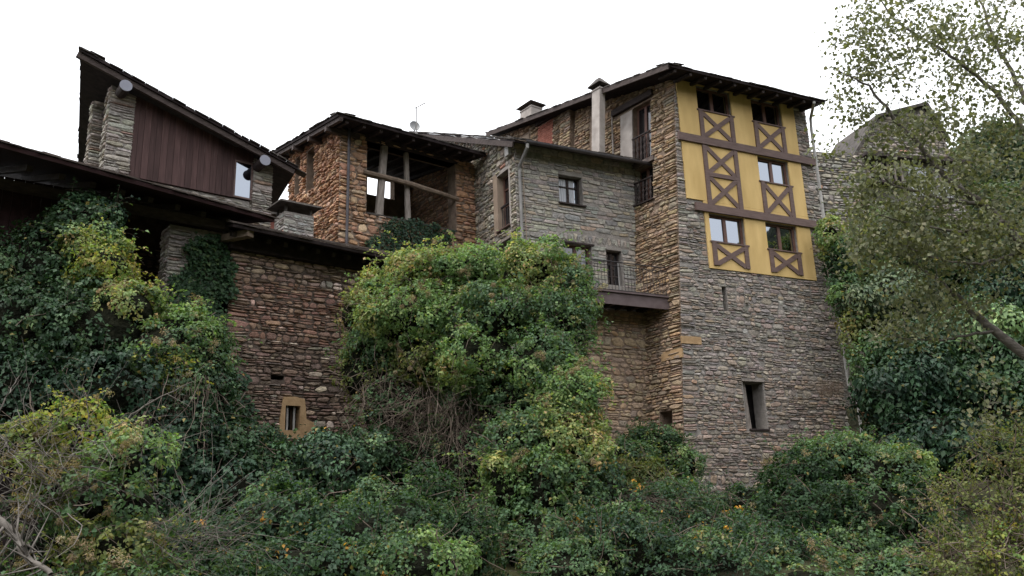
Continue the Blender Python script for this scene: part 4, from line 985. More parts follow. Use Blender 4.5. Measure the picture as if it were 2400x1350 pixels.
def bush(name, label, cat, lobes, dens=34, per=15, rad=0.2, size=0.10, mat='leaf', seed=0, nshoot=60, group=None, fluff=0, fluffpal='tan', corescale=0.74, shoot_len=(0.3, 0.8), droop=0.5, rough=0.22, width=0.72, twigs=60, inner=0.45, bumps=6):
    rng = np.random.default_rng(seed)
    cx = np.mean([l[0] for l in lobes]); cy = np.mean([l[1] for l in lobes])
    o = thing(name, (cx, cy, float(gz(cx, cy))), label, cat, group)
    main = lobes; lobes = list(main)
    for (x, y, z, rx, ry, rz, pal) in main:                             # knobs of new growth over each lobe
        for _ in range(bumps):
            d = unit(rng.normal(size=3) + np.array([0, -0.5, 0.25])); q = rng.uniform(0.26, 0.46); m_ = (rx + ry + rz) / 3
            lobes.append((x + d[0] * rx * 0.86, y + d[1] * ry * 0.86, z + d[2] * rz * 0.86, (rx * .4 + m_ * .6) * q, (ry * .4 + m_ * .6) * q, (rz * .4 + m_ * .6) * q, KIN.get(pal, pal) if rng.random() < 0.3 else pal))
    P_, N_, pl = lobe_points(lobes, dens, rng, 0.0, rough)
    P2, N2, pl2 = lobe_points(main, dens * inner, rng, 0.16, rough)
    parts = []
    for pal in sorted(set(pl)):
        m = pl == pal; parts.append(clump_leaves(P_[m], N_[m], pal, per, rad, size, rng, droop, width=width))
        m = pl2 == pal
        if m.any(): parts.append(clump_leaves(P2[m], N2[m], pal, per, rad * 1.1, size, rng, droop, width=width))
    paths = []
    top = N_[:, 2] > -0.1
    ids = np.where(top)[0]
    for pal in sorted(set(pl)):
        m = ids[pl[ids] == pal]
        if len(m):
            p, q = shoots(P_[m], N_[m], max(1, int(nshoot * len(m) / len(ids))), rng, shoot_len, 0.6, pal, size)
            paths += p; parts += q
    leaf_mesh('foliage', parts, mat, o)
    for i in rng.choice(len(P_), min(twigs, len(P_))):                 # stems that show in the gaps
        L = rng.uniform(0.5, 1.3); m = 6; t = np.linspace(0, 1, m)[:, None]; d = unit(rng.normal(size=3) * np.array([1, 1, 0.8]) + np.array([0, 0, 0.5]))
        pts = P_[i] - N_[i] * 0.08 + d * L * (t - 0.5) + rng.normal(size=(m, 3)) * 0.03; paths.append((pts, np.full(m, rng.uniform(0.004, 0.011))))
    if paths:
        v, f = tube_arrays(paths); mesh('stems', v, f, 'twig', o, kind='stuff')
    if fluff:
        front = np.where((N_ @ np.array([0, -1, 0.4])) > 0.2)[0]
        ci = rng.choice(front, fluff); fp = []
        for i in ci:                                                    # feathery seed heads in small groups
            k = rng.integers(2, 6); c = P_[i] + N_[i] * 0.1 + rng.normal(size=(k, 3)) * np.array([0.12, 0.06, 0.12])
            fp.append(clump_leaves(c, np.repeat(N_[i][None], k, 0), fluffpal, 60, 0.085, 0.045, rng, 0.1, 1.0, 0.35))
        leaf_mesh('seed_heads', fp, 'fluff', o)
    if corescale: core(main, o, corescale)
    return o

def tangle(name, label, cat, box, n, rng_seed, rad=(0.003, 0.009), length=(0.6, 1.8), dirv=(0, 0, -1), spread=0.8, mat='twig', curl=0.25, group=None, sides=3):
    rng = np.random.default_rng(rng_seed); c, r = np.array(box[:3]), np.array(box[3:]); paths = []
    o = thing(name, (c[0], c[1], float(gz(c[0], c[1]))), label, cat, group)
    for _ in range(n):
        p = c + (rng.random(3) * 2 - 1) * r; m = 9; L = rng.uniform(*length)
        d = unit(np.array(dirv, float) + rng.normal(size=3) * spread); bend = rng.normal(size=3) * curl; t = np.linspace(0, 1, m)[:, None]
        pts = p + d * L * t + bend * L * t ** 2 + rng.normal(size=(m, 3)) * 0.012 * L
        r0 = rng.uniform(*rad); paths.append((pts, np.linspace(r0, r0 * 0.4, m)))
        for _k in range(rng.integers(0, 3)):
            i = rng.integers(2, m - 2); d2 = unit(d + rng.normal(size=3) * 0.9); L2 = L * rng.uniform(0.2, 0.45); t2 = np.linspace(0, 1, 5)[:, None]
            paths.append((pts[i] + d2 * L2 * t2 + rng.normal(size=3) * 0.12 * L2 * t2 ** 2, np.linspace(r0 * 0.6, r0 * 0.3, 5)))
    v, f = tube_arrays(paths, sides); mesh('stems', v, f, mat, o, kind='stuff')
    return o

def ivy_patch(name, label, W, poly, k, dens, seed, pal='ivy', size=0.085, parentless=True, thick=0.16):
    """ivy clinging to a wall: leaves hang over one another like scales"""
    rng = np.random.default_rng(seed); poly = np.array(poly); lo, hi = poly.min(0), poly.max(0)
    n = int((hi[0] - lo[0]) * (hi[1] - lo[1]) * dens); uv = lo + rng.random((n, 2)) * (hi - lo)
    uv2 = uv + 0.10 * np.stack([np.sin(uv[:, 1] * 9 + 1), np.sin(uv[:, 0] * 8)], -1) + rng.normal(size=uv.shape) * 0.05
    ins = np.zeros(n, bool); j = len(poly) - 1
    for i in range(len(poly)):
        a, b = poly[i], poly[j]
        ins ^= ((a[1] > uv2[:, 1]) != (b[1] > uv2[:, 1])) & (uv2[:, 0] < (b[0] - a[0]) * (uv2[:, 1] - a[1]) / (b[1] - a[1] + 1e-9) + a[0]); j = i
    uv = uv[ins]; n = len(uv)
    bulge = thick * (0.6 + 0.5 * np.sin(uv[:, 0] * 3.1 + 1) * np.sin(uv[:, 1] * 2.7))
    kk = k + bulge * rng.random(n) ** 0.6
    c = W.o + uv[:, :1] * W.d + uv[:, 1:] * W.e + kk[:, None] * W.n
    w, cols = PALC[pal]; cc = cols[rng.choice(len(w), n, p=w)] * rng.uniform(0.7, 1.3, (n, 1))
    nn = W.n * 0.9 + np.array([0, 0, 0.5]) + rng.normal(size=(n, 3)) * 0.3; tip = np.array([0, 0, -1.0]) + rng.normal(size=(n, 3)) * 0.4
    ctr = W.P(*poly.mean(0), k)
    o = thing(name, tuple(ctr), label, 'ivy')
    leaf_mesh('foliage', [leaf_arrays(c, nn, tip, size * rng.uniform(0.65, 1.25, n), cc, rng, 0.95)], 'leaf_ivy', o)
    paths = []
    for i in rng.choice(n, min(n, 40)):
        t = np.linspace(0, 1, 7)[:, None]; p = c[i] - W.n * (kk[i] - k - 0.01); L = rng.uniform(0.3, 0.9)
        paths.append((p + np.array([0, 0, -1.0]) * L * t + W.d * rng.normal() * 0.25 * L * t + rng.normal(size=(7, 3)) * 0.01, np.full(7, 0.007)))
    v, f = tube_arrays(paths); mesh('stems', v, f, 'twig', o, kind='stuff')
    return o

# ---- ivy on the buildings
ivy_patch('ivy', 'dark ivy spilling over the parapet of the open barn', BF, [(-4.55, 10.49), (-4.02, 10.87), (-3.71, 11.45), (-2.74, 11.76), (-2.07, 11.64), (-1.11, 11.55), (-1.03, 11.33), (-1.3, 10.81), (-1.57, 10.23), (-4.31, 9.59)], 0.06, 620, 1, 'ivy', 0.085, thick=0.2)
ivy_patch('ivy', 'dark green ivy wrapped round the shed pillar beside the brown wall', LF, [(-1.07, 8.41), (-0.96, 8.68), (-0.73, 8.86), (-0.13, 8.9), (0.02, 8.42), (0.12, 7.65), (0.05, 7.31), (-0.1, 7.07), (-0.2, 6.2), (0.14, 5.59), (0.24, 4.86), (-1.02, 4.79), (-1.1, 6.74), (-1.48, 7.22), (-1.49, 7.64), (-1.18, 7.79)], -0.06, 900, 2, 'dark', 0.10, thick=0.34)
ivy_patch('ivy', 'thin ivy creeping up the brown wall left of the barred window', LF, [(-0.03, 5.89), (0.19, 5.7), (0.55, 4.99), (0.96, 4.17), (1.4, 4.08), (1.53, 3.56), (1.99, 3.15), (0.5, 2.94), (0.02, 4.13)], 0.05, 420, 3, 'bramble', 0.10, thick=0.25)

# ---- bushes
bush('bush', 'big bright green bush with pale seed heads rising in front of the balcony', 'bush', [
 (-2.14, 20.6, 7.76, 1.0, 1.0, 0.52, 'lime'), (-3.13, 20.4, 7.13, 0.73, 0.9, 0.73, 'lime'), (-1.16, 20.4, 7.61, 1.03, 1.0, 0.64, 'bright'), (0.54, 20.4, 7.61, 0.93, 1.0, 0.77, 'lime'), (1.38, 20.6, 7.14, 0.78, 1.0, 0.78, 'mid'),
 (-2.29, 20.0, 6.36, 1.2, 1.2, 0.95, 'bright'), (-0.54, 19.8, 6.25, 1.18, 1.3, 0.94, 'mid'), (0.98, 20.0, 6.03, 1.04, 1.2, 0.94, 'mid'), (-3.24, 20.2, 5.81, 0.66, 0.8, 0.71, 'mid'),
 (-0.75, 19.4, 5.26, 1.1, 1.2, 0.86, 'bright'), (0.51, 19.3, 4.9, 1.09, 1.2, 0.95, 'mid'), (-2.17, 19.8, 5.38, 0.74, 0.9, 0.59, 'olive'), (-0.09, 19.2, 4.22, 0.85, 1.0, 0.66, 'mid'), (-1.08, 19.7, 4.52, 0.68, 0.8, 0.53, 'mid')],
 dens=44, per=15, rad=0.155, size=0.082, seed=10, nshoot=460, fluff=42, fluffpal='tan', shoot_len=(0.25, 1.15), twigs=140)
bush('bush', 'light green leafy column below the big bush, right of the bare stems', 'bush', [
 (1.2, 18.4, 4.07, 0.81, 1.0, 0.77, 'bright'), (1.04, 18.0, 3.13, 0.88, 1.0, 0.88, 'lime'), (0.15, 18.0, 3.25, 0.7, 0.9, 0.7, 'mid'), (0.62, 17.6, 2.18, 0.98, 1.0, 0.85, 'mid'), (-0.14, 17.6, 2.37, 0.64, 0.9, 0.68, 'bright'), (0.4, 17.2, 1.21, 1.0, 1.1, 0.92, 'mid')],
 dens=46, per=15, rad=0.15, size=0.08, seed=11, nshoot=200, shoot_len=(0.25, 1.1), fluff=20, twigs=60)
bush('ivy_bush', 'mass of dark ivy at the left edge below the shed eave', 'bush', [
 (-9.4, 17.6, 8.17, 0.76, 0.7, 0.71, 'dark'), (-9.16, 17.8, 8.53, 0.51, 0.5, 0.41, 'ivy'), (-9.81, 17.2, 6.99, 1.29, 0.9, 0.9, 'dark'), (-10.42, 17.0, 7.05, 0.6, 0.8, 0.5, 'mid'), (-9.88, 16.8, 5.71, 1.45, 1.0, 1.16, 'dark'), (-8.39, 16.8, 5.48, 1.21, 1.0, 1.02, 'dark'),
 (-9.38, 16.5, 4.34, 1.58, 1.0, 1.02, 'ivy'), (-7.84, 16.6, 4.31, 1.17, 1.0, 0.9, 'ivy'), (-9.17, 17.4, 7.8, 0.6, 0.6, 0.45, 'bright')],
 dens=44, per=14, rad=0.17, size=0.09, mat='leaf_ivy', seed=12, nshoot=110, bumps=4, droop=0.8, width=0.8)
bush('creeper', 'yellow-green creeper hanging down over the dark ivy on the left', 'bush', [
 (-8.44, 16.9, 6.95, 0.59, 0.6, 0.55, 'yellow'), (-7.92, 16.8, 6.04, 0.79, 0.7, 0.57, 'lime'), (-8.93, 17.0, 7.37, 0.58, 0.5, 0.49, 'lime'), (-6.83, 17.2, 5.64, 0.78, 0.6, 0.53, 'bright'), (-7.07, 16.8, 5.17, 0.72, 0.7, 0.72, 'mid'), (-6.78, 16.6, 4.69, 0.4, 0.5, 0.49, 'yellow'), (-6.41, 17.4, 4.99, 0.55, 0.6, 0.73, 'mid'), (-6.34, 17.6, 4.85, 0.23, 0.3, 0.37, 'yellow')],
 dens=44, per=13, rad=0.16, size=0.082, seed=13, nshoot=160, fluff=12, twigs=50, droop=0.8)
bush('ivy_bush', 'hanging ivy thicket under the brown wall, left of the barred window', 'bush', [
 (-6.46, 17.2, 4.09, 0.72, 0.8, 0.81, 'dark'), (-6.5, 16.6, 3.03, 0.87, 0.9, 0.95, 'ivy'), (-5.72, 17.2, 3.21, 0.79, 0.8, 0.79, 'dark'), (-7.28, 16.6, 3.62, 0.62, 0.7, 0.53, 'ivy'), (-5.6, 16.5, 2.2, 0.93, 0.9, 0.76, 'ivy'), (-4.96, 17.6, 2.79, 0.89, 0.8, 0.62, 'bramble'), (-3.97, 18.2, 2.79, 1.0, 0.9, 0.72, 'bramble'), (-3.06, 18.6, 3.05, 0.73, 0.8, 0.73, 'dark')],
 dens=42, per=14, rad=0.17, size=0.09, mat='leaf_ivy', seed=14, nshoot=120, bumps=4, droop=0.9, width=0.8, twigs=120)
bush('clematis', 'wild clematis with brown seed heads in the lower left corner', 'bush', [
 (-6.43, 12.4, 3.14, 0.61, 0.5, 0.34, 'yellow'), (-6.98, 12.2, 2.96, 0.48, 0.5, 0.34, 'olive'), (-5.46, 12.0, 2.6, 0.58, 0.6, 0.48, 'bright'), (-5.62, 11.8, 2.08, 0.7, 0.6, 0.51, 'mid'), (-6.51, 12.0, 2.4, 0.46, 0.5, 0.4, 'olive'), (-5.26, 12.2, 2.02, 0.45, 0.5, 0.45, 'mid'), (-5.3, 11.6, 1.47, 0.56, 0.5, 0.43, 'olive'), (-6.68, 12.4, 1.5, 0.96, 0.6, 0.61, 'dark'), (-5.54, 11.4, 1.02, 1.23, 0.6, 0.31, 'mid')],
 dens=44, per=9, rad=0.14, size=0.075, seed=15, nshoot=200, fluff=30, corescale=0.45, twigs=90, shoot_len=(0.25, 0.7), inner=0.3, rough=0.3)
bush('bramble_thicket', 'dark bramble thicket along the bottom edge, left of centre', 'bush', [
 (-5.12, 14.4, 1.39, 1.11, 0.9, 0.59, 'bramble'), (-4.07, 14.8, 1.69, 1.12, 1.0, 0.63, 'bramble'), (-2.81, 14.6, 1.51, 1.01, 1.0, 0.65, 'bramble'), (-1.88, 15.0, 1.61, 0.66, 0.8, 0.59, 'dark'), (-3.26, 13.6, 1.04, 1.36, 0.9, 0.51, 'bramble'), (-1.73, 13.8, 0.98, 1.01, 0.9, 0.51, 'mid'), (-1.04, 15.4, 1.23, 0.67, 0.8, 0.82, 'dark'), (-5.05, 13.4, 0.93, 1.11, 0.8, 0.42, 'dark'), (-1.65, 16.4, 2.14, 0.64, 0.7, 0.48, 'dark'), (-2.47, 16.0, 2.01, 0.71, 0.7, 0.47, 'mid'), (-3.96, 12.6, 0.72, 1.28, 0.8, 0.39, 'dark'), (-1.38, 13.0, 0.49, 1.27, 0.8, 0.38, 'bramble'), (-1.49, 19.6, 2.98, 0.86, 0.6, 0.57, 'dark')],
 dens=50, per=13, rad=0.15, size=0.07, seed=16, nshoot=260, shoot_len=(0.3, 0.9), twigs=100)
bush('bramble_thicket', 'grey-green bramble bank across the bottom, in front of the tower foot', 'bush', [
 (1.76, 18.0, 1.9, 0.97, 1.0, 0.79, 'bramble'), (2.78, 18.0, 1.62, 1.15, 1.0, 0.71, 'bramble'), (3.65, 17.4, 1.18, 1.21, 1.0, 0.69, 'bramble'), (1.74, 16.0, 0.98, 1.25, 1.0, 0.78, 'bramble'), (2.93, 15.6, 0.67, 1.47, 1.0, 0.62, 'bramble'), (4.33, 16.4, 0.73, 1.15, 1.0, 0.74, 'bramble'), (0.78, 15.4, 0.75, 0.75, 0.9, 0.6, 'mid'), (3.61, 19.5, 1.96, 0.87, 0.8, 0.48, 'bramble')],
 dens=48, per=13, rad=0.15, size=0.07, seed=17, nshoot=260, twigs=160)
bush('bush', 'low ivy mound against the tower foot, beneath the small dark side opening', 'bush', [
 (3.58, 23.6, 3.7, 0.81, 0.6, 0.37, 'dark'), (2.86, 22.8, 3.15, 0.78, 0.7, 0.56, 'mid'), (4.3, 23.4, 2.98, 0.64, 0.6, 0.52, 'mid'), (3.02, 21.8, 2.55, 0.96, 0.7, 0.53, 'olive'), (4.06, 23.8, 3.53, 0.47, 0.5, 0.35, 'dark')],
 dens=38, per=14, rad=0.17, size=0.085, seed=18, nshoot=80, twigs=60)
bush('bush', 'rounded dark green shrub at the right foot of the tower', 'bush', [
 (7.14, 19.6, 2.68, 0.91, 0.9, 0.56, 'mid'), (6.2, 19.2, 2.32, 0.88, 0.9, 0.64, 'dark'), (7.79, 19.0, 2.26, 1.0, 1.0, 0.7, 'mid'), (6.02, 18.4, 1.51, 1.22, 1.0, 0.85, 'dark'), (7.26, 18.0, 1.38, 1.13, 1.0, 0.94, 'dark'), (5.22, 19.6, 1.82, 0.79, 0.8, 0.54, 'dark'), (8.35, 18.8, 2.23, 0.6, 0.8, 0.6, 'bright'), (6.08, 17.4, 0.63, 1.52, 1.0, 0.72, 'mid'), (7.72, 17.6, 1.04, 0.75, 0.9, 1.03, 'dark'), (6.25, 15.5, 0.43, 1.22, 1.0, 0.57, 'mid'), (4.62, 15.0, 0.38, 1.15, 0.9, 0.46, 'mid')],
 dens=44, per=14, rad=0.16, size=0.08, seed=19, nshoot=200, fluff=14, twigs=70)
bush('climbing_plant', 'green climber covering the right corner of the tower below the beam', 'bush', [
 (11.3, 28.6, 10.97, 0.47, 0.5, 0.7, 'lime'), (11.49, 28.4, 9.96, 0.59, 0.6, 0.77, 'dark'), (11.46, 28.2, 8.68, 0.64, 0.6, 0.91, 'mid'), (11.63, 27.8, 7.39, 0.77, 0.7, 0.89, 'olive'), (11.76, 27.2, 6.13, 0.87, 0.8, 0.87, 'mid'), (11.89, 27.0, 4.87, 0.89, 0.8, 1.01, 'rust'), (11.64, 26.6, 3.9, 1.06, 0.8, 0.71, 'dark')],
 dens=24, per=14, rad=0.24, size=0.12, seed=20, nshoot=60, shoot_len=(0.3, 0.8), droop=0.8, corescale=0.6)
bush('walnut_tree', 'dark glossy-leaved tree mass behind the leaning trunk at right', 'tree', [
 (12.59, 25.0, 6.22, 1.51, 1.4, 0.96, 'dark'), (14.04, 24.6, 6.34, 1.39, 1.4, 1.11, 'mid'), (11.45, 24.4, 4.77, 1.71, 1.4, 1.05, 'ivy'), (13.19, 24.0, 4.77, 1.74, 1.4, 1.14, 'dark'), (11.58, 23.4, 3.35, 1.78, 1.3, 1.02, 'ivy'), (13.25, 23.0, 3.59, 1.16, 1.3, 1.29, 'dark'), (12.54, 27.4, 8.43, 1.35, 1.2, 0.9, 'far'), (16.0, 26.4, 8.04, 1.38, 1.2, 1.07, 'ivy')],
 dens=18, per=16, rad=0.32, size=0.17, mat='leaf_ivy', seed=21, nshoot=40, droop=1.1, shoot_len=(0.4, 0.9), width=0.6)
bush('bush', 'olive-yellow shrub with pale stems in the lower right corner', 'bush', [
 (7.8, 14.0, 2.15, 0.7, 0.6, 0.62, 'olive'), (7.24, 13.6, 1.38, 0.82, 0.7, 0.67, 'olive'), (7.62, 13.4, 1.61, 0.6, 0.6, 0.75, 'olive'), (6.56, 13.0, 0.8, 0.78, 0.6, 0.42, 'olive'), (7.01, 12.6, 0.81, 0.63, 0.6, 0.49, 'yellow')],
 dens=50, per=9, rad=0.15, size=0.06, seed=22, nshoot=200, shoot_len=(0.3, 0.8), corescale=0, twigs=260, inner=0.5)

bush('bush', 'thin straggling growth of bare stems and few leaves left of the leafy column', 'bush', [
 (-3.54, 20.2, 5.3, 0.71, 0.5, 0.81, 'olive'), (-2.78, 19.9, 4.31, 0.89, 0.6, 0.89, 'mid'), (-1.69, 19.9, 3.88, 0.83, 0.5, 0.88, 'mid'), (-2.52, 19.4, 3.09, 1.05, 0.6, 0.76, 'dark'), (-1.27, 19.2, 2.94, 0.84, 0.6, 0.75, 'mid'), (-3.9, 20.6, 6.78, 0.47, 0.4, 0.63, 'olive')],
 dens=21, per=11, rad=0.16, size=0.078, seed=23, nshoot=120, twigs=420, corescale=0.82, inner=0.3, rough=0.3, bumps=2)

# ---- bare stems
tangle('dry_stems', 'curtain of bare grey-brown stems hanging under the big bush', 'dry stems', (-1.51, 18.9, 4.14, 0.7, 0.4, 0.56), 190, 31, dirv=(0, -0.1, -1), spread=0.65, length=(0.5, 1.6), rad=(0.003, 0.012), curl=0.4)
tangle('dry_stems', 'bare tangled stems at the left flank of the big bush', 'dry stems', (-2.69, 19.2, 4.22, 0.85, 0.4, 0.85), 170, 32, dirv=(0.1, 0, -0.7), spread=0.8, length=(0.6, 1.5))
tangle('dry_stems', 'dry hanging vines below the yellow creeper, left of the brown wall', 'dry stems', (-6.43, 16.2, 4.2, 0.68, 0.3, 0.43), 120, 33, dirv=(0.02, 0, -1), spread=0.2, length=(0.7, 1.7), rad=(0.004, 0.010))
tangle('dead_branches', 'pale dead twigs heaped at the left edge, bottom corner', 'branches', (-6.31, 11.2, 2.47, 0.75, 0.4, 0.62), 150, 34, dirv=(0.5, 0, 0.2), spread=1.0, length=(0.5, 1.3), rad=(0.003, 0.010), mat='bark_pale', curl=0.4)
tangle('dead_branches', 'fine pale twigs along the bottom edge below the clematis', 'branches', (-4.47, 11.6, 1.55, 0.54, 0.4, 0.3), 70, 35, dirv=(0.8, 0, 0.15), spread=0.6, length=(0.5, 1.1), rad=(0.003, 0.007), mat='bark_pale', curl=0.4)
tangle('dry_stems', 'dark bare twigs spread over the bramble bank', 'dry stems', (2.42, 17.2, 1.78, 0.76, 0.3, 0.42), 130, 36, dirv=(0.7, 0, -0.4), spread=0.5, length=(0.6, 1.3), rad=(0.003, 0.006))
tangle('dry_grass', 'tuft of rusty dry grass beside the downpipe on the tower corner', 'grass tuft', (10.15, 27.6, 5.35, 0.32, 0.15, 0.12), 150, 37, dirv=(0, -0.2, 1), spread=0.3, length=(0.25, 0.6), rad=(0.003, 0.006), mat='timber_log')
def limb(name, label, pts, rads, mat, twigs, seed, cat='branch'):
    """a bare branch with side twigs"""
    rng = np.random.default_rng(seed); pts = np.array(pts); t = np.linspace(0, len(pts) - 1, 6 * len(pts)); i = np.minimum(t.astype(int), len(pts) - 2); q = t - i
    p = pts[i] * (1 - q)[:, None] + pts[i+1] * q[:, None] + rng.normal(size=(len(t), 3)) * 0.008
    r = np.interp(np.linspace(0, 1, len(t)), np.linspace(0, 1, len(rads)), rads)
    o = thing(name, tuple(p[0]), label, cat)
    v, f = tube_arrays([(p, r)], 7); mesh('limb', v, f, mat, o, smooth=True)
    paths = []
    for _ in range(twigs):
        k = rng.integers(2, len(p)); L = rng.uniform(0.15, 0.55); d = unit(rng.normal(size=3) + np.array([0, -0.2, 0.3])); tt = np.linspace(0, 1, 6)[:, None]
        paths.append((p[k] + d * L * tt + rng.normal(size=3) * 0.2 * L * tt ** 2, np.linspace(r[k] * 0.45, 0.002, 6)))
    v, f = tube_arrays(paths, 4); mesh('twigs', v, f, mat, o, kind='stuff')
limb('dead_branch', 'thick forked dead branch at the bottom left corner', [(-6.381, 10.6, 1.979), (-5.976, 10.5, 1.67), (-5.821, 10.4, 1.474), (-5.418, 10.3, 1.252)], [0.05, 0.045, 0.04, 0.03], 'bark_pale', 26, 41)
limb('dead_branch', 'single pale stick pointing up at the left edge', [(-6.761, 11.0, 3.061), (-6.676, 11.1, 3.459), (-6.57, 11.2, 3.824)], [0.012, 0.01, 0.004], 'bark_pale', 5, 42)
limb('dead_branch', 'long grey branch arching up above the clematis seed heads', [(-5.86, 11.9, 2.606), (-5.631, 12.0, 3.134), (-5.279, 12.1, 3.435), (-4.669, 12.2, 3.766)], [0.02, 0.017, 0.013, 0.005], 'bark_pale', 14, 43)
limb('dead_branch', 'slim branch reaching right over the hanging ivy', [(-5.577, 12.0, 2.545), (-5.305, 12.0, 2.827), (-4.991, 12.0, 2.993)], [0.012, 0.009, 0.004], 'bark_pale', 6, 44)

# ---- the leaning tree at right: limbs first, then twigs grown towards points of the crown
def grown_tree(name, label, limbs, crown, seed, leaf=0.075, per=34, n_att=420, pal='tree', bark='bark', spread=0.26):
    rng = np.random.default_rng(seed); nodes, parent, fixed = [], [], []
    roots = []
    for pts, rads, par in limbs:
        pts = np.array(pts); seg = []
        for a, b in zip(pts[:-1], pts[1:]):
            m = max(2, int(np.linalg.norm(b - a) / 0.12))
            for q in np.linspace(0, 1, m, endpoint=False): seg.append(a + (b - a) * q + rng.normal(size=3) * 0.012)
        seg.append(pts[-1]); seg = np.array(seg); roots.append((seg, np.interp(np.linspace(0, 1, len(seg)), np.linspace(0, 1, len(rads)), rads)))
        for p in seg: nodes.append(p); parent.append(-1)
    o = thing(name, tuple(np.array(limbs[0][0][0])), label, 'tree')
    for i, (seg, r) in enumerate(roots):
        v, f = tube_arrays([(seg, r)], 9); mesh('trunk' if i == 0 else 'limb', v, f, bark, o, smooth=True)
    att = []
    wsum = sum(c[6] for c in crown)
    for cx, cy, cz, rx, ry, rz, w in crown:
        k = int(n_att * w / wsum); d = unit(rng.normal(size=(k, 3))) * (rng.random((k, 1)) ** 0.4); att.append(np.array([cx, cy, cz]) + d * np.array([rx, ry, rz]))
    att = np.concatenate(att); N = np.array(nodes)
    order = np.argsort(np.min(np.linalg.norm(att[:, None] - N[None, ::4], axis=-1), axis=1)); paths, tips = [], []
    for a in att[order]:
        N = np.array(nodes); dist = np.linalg.norm(N - a, axis=1) ; j = int(np.argmin(dist)); L = dist[j]
        if L < 0.05: continue
        m = max(4, int(L / 0.1)); t = np.linspace(0, 1, m)[:, None]; sag = np.cross(unit(a - N[j]), rng.normal(size=3)) * 0.12 * L + np.array([0, 0, 0.05 * L])
        pts = N[j] + (a - N[j]) * t + sag * np.sin(t * pi) + rng.normal(size=(m, 3)) * 0.008
        r0 = min(0.016, 0.004 + 0.006 * L); paths.append((pts, np.linspace(r0, 0.002, m)))
        for p in pts[1:]: nodes.append(p)
        tips.append(pts)
    v, f = tube_arrays(paths, 4); mesh('twigs', v, f, bark, o, kind='stuff')
    C_ = []
    for pts in tips:
        k = rng.integers(int(per * 0.6), int(per * 1.5)); i = rng.integers(len(pts) // 3, len(pts), k)
        C_.append(pts[i] + rng.normal(size=(k, 3)) * spread * np.array([1, 1, 0.8]))
    c = np.concatenate(C_); n = len(c); w, cols = PALC[pal]
    cc = cols[rng.choice(len(w), n, p=w)] * rng.uniform(0.75, 1.3, (n, 1))
    leaf_mesh('crown', [leaf_arrays(c, rng.normal(size=(n, 3)) + np.array([0, -0.5, 0.5]), np.array([0, 0, -1.0]) + rng.normal(size=(n, 3)) * 0.6, leaf * rng.uniform(0.6, 1.2, n), cc, rng, 0.85)], 'leaf_tree', o)
    return o
base = (9.153, 13.2, 0.1)
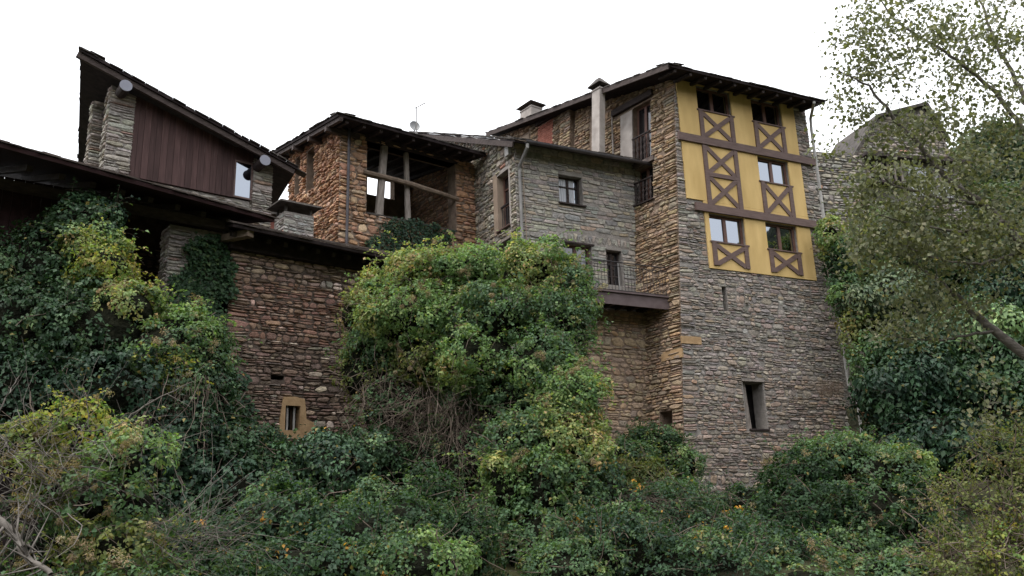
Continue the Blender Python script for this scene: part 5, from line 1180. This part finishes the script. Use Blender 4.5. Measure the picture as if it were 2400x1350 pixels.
grown_tree('leaning_tree', 'leaning tree with small sparse leaves overhanging the right side', [
 ([base, (9.052, 13.2, 3.414), (8.675, 13.2, 4.795), (8.246, 13.1, 5.671), (7.755, 13.0, 6.272), (7.159, 12.9, 6.698), (6.724, 12.8, 7.269), (6.285, 12.7, 7.845), (5.93, 12.6, 8.306), (5.444, 12.5, 8.579)], [0.24, 0.2, 0.16, 0.125, 0.1, 0.085, 0.062, 0.045, 0.03, 0.01], -1),
 ([(8.836, 13.2, 3.026), (8.311, 13.4, 3.744), (7.739, 13.5, 4.374), (7.333, 13.6, 4.913), (7.033, 13.7, 5.355), (6.645, 13.8, 5.774)], [0.11, 0.095, 0.08, 0.062, 0.04, 0.012], 0),
 ([(8.933, 13.2, 4.093), (9.369, 13.6, 6.984), (8.535, 13.5, 8.659), (7.85, 13.4, 9.296), (7.065, 13.3, 9.816), (6.525, 13.2, 10.503)], [0.13, 0.085, 0.055, 0.04, 0.025, 0.01], 0),
 ([(9.216, 13.6, 7.305), (9.489, 14.2, 8.832), (9.303, 14.4, 10.201), (9.116, 14.4, 11.422)], [0.06, 0.045, 0.03, 0.015], 0),
 ([(7.7, 13.0, 6.348), (6.75, 12.6, 6.336), (6.019, 12.4, 6.497), (5.381, 12.3, 6.944)], [0.035, 0.028, 0.02, 0.006], 0),
 ([(7.92, 13.0, 6.047), (7.04, 12.7, 5.793), (6.106, 12.5, 5.932), (5.496, 12.4, 6.093), (5.113, 12.4, 6.177)], [0.035, 0.026, 0.018, 0.01, 0.004], 0),
 ([(7.739, 13.5, 4.374), (6.809, 13.2, 4.203), (5.917, 13.0, 4.191), (5.56, 12.9, 4.283)], [0.028, 0.02, 0.012, 0.004], 0),
 ([(8.288, 13.2, 5.594), (7.335, 12.8, 5.288), (6.579, 12.6, 5.323), (5.801, 12.5, 5.664)], [0.03, 0.022, 0.014, 0.005], 0)],
 [ (7.21, 13.0, 9.25, 1.22, 1.0, 0.89, 3.0), (8.92, 13.8, 9.84, 1.16, 1.2, 0.98, 3.4), (6.1, 12.7, 8.95, 0.69, 0.7, 0.69, 1.5), (8.4, 13.4, 8.2, 0.91, 1.0, 0.75, 2.2), (6.89, 12.9, 8.0, 0.93, 0.8, 0.7, 1.7), (5.73, 12.6, 8.12, 0.45, 0.5, 0.52, 0.6), (6.36, 12.7, 7.46, 0.67, 0.5, 0.52, 0.9), (6.45, 12.9, 9.79, 0.56, 0.6, 0.4, 0.9),
   (7.75, 13.2, 6.8, 1.1, 1.0, 0.78, 3.4), (6.28, 12.7, 6.5, 0.95, 0.9, 0.55, 2.2), (5.6, 12.5, 6.52, 0.49, 0.6, 0.49, 0.9), (6.53, 12.9, 5.77, 1.24, 1.0, 0.62, 4.6), (7.86, 13.2, 5.54, 0.85, 1.0, 0.62, 2.8), (5.64, 12.6, 5.63, 0.52, 0.6, 0.42, 1.0), (6.72, 13.2, 4.87, 0.96, 0.8, 0.44, 1.7), (6.06, 13.0, 4.29, 0.64, 0.6, 0.28, 0.9), (7.29, 13.0, 3.05, 0.58, 0.6, 0.58, 0.6), (5.07, 12.5, 7.34, 0.21, 0.3, 0.21, 0.15)],
 51, leaf=0.078, per=25, n_att=680, spread=0.15)

# ---- trees on the slope behind
def back_tree(px_lobes, label, seed, pal, size, group='trees on the slope behind the right side'):
    o = bush('hillside_tree', label, 'tree', px_lobes, dens=5.5, per=15, rad=0.55, size=size, seed=seed, nshoot=10, shoot_len=(0.6, 1.2), group=group, twigs=20)
    c = px_lobes[0]; z0 = float(gz(c[0], c[1])); g = Geo(); g.tube([(c[0], c[1], z0 - 0.3), (c[0] + 0.1, c[1], (z0 + c[2]) / 2), (c[0], c[1], c[2])], [0.22, 0.17, 0.08], 8); g.build('trunk', 'bark', o)
back_tree([(28.12, 46.0, 20.48, 2.49, 2.2, 2.22, 'far'), (26.71, 46.0, 19.47, 1.9, 2.0, 1.63, 'far'), (29.49, 46.0, 19.89, 1.96, 2.0, 2.24, 'far')], 'broad green tree on the slope, upper right, behind the leaning tree', 61, 'far', 0.3)
back_tree([(24.28, 40.0, 14.84, 2.36, 2.0, 1.89, 'far'), (22.53, 40.0, 14.46, 1.62, 1.8, 1.39, 'far'), (22.35, 40.0, 15.81, 1.4, 1.6, 1.16, 'far')], 'green tree on the slope just above the dark hollow at right', 62, 'far', 0.26)
back_tree([(15.26, 33.0, 11.97, 1.65, 1.6, 1.47, 'far'), (13.48, 32.0, 10.65, 1.22, 1.5, 1.22, 'far'), (16.26, 33.0, 10.67, 1.65, 1.6, 1.29, 'dark')], 'bushy tree in front of the grey house wall, right of the climber', 63, 'far', 0.22)
back_tree([(18.27, 32.0, 10.48, 2.21, 1.6, 1.1, 'dark'), (17.26, 33.0, 11.53, 1.5, 1.5, 1.12, 'far')], 'low dark tree behind the fork of the leaning trunk', 64, 'far', 0.22)
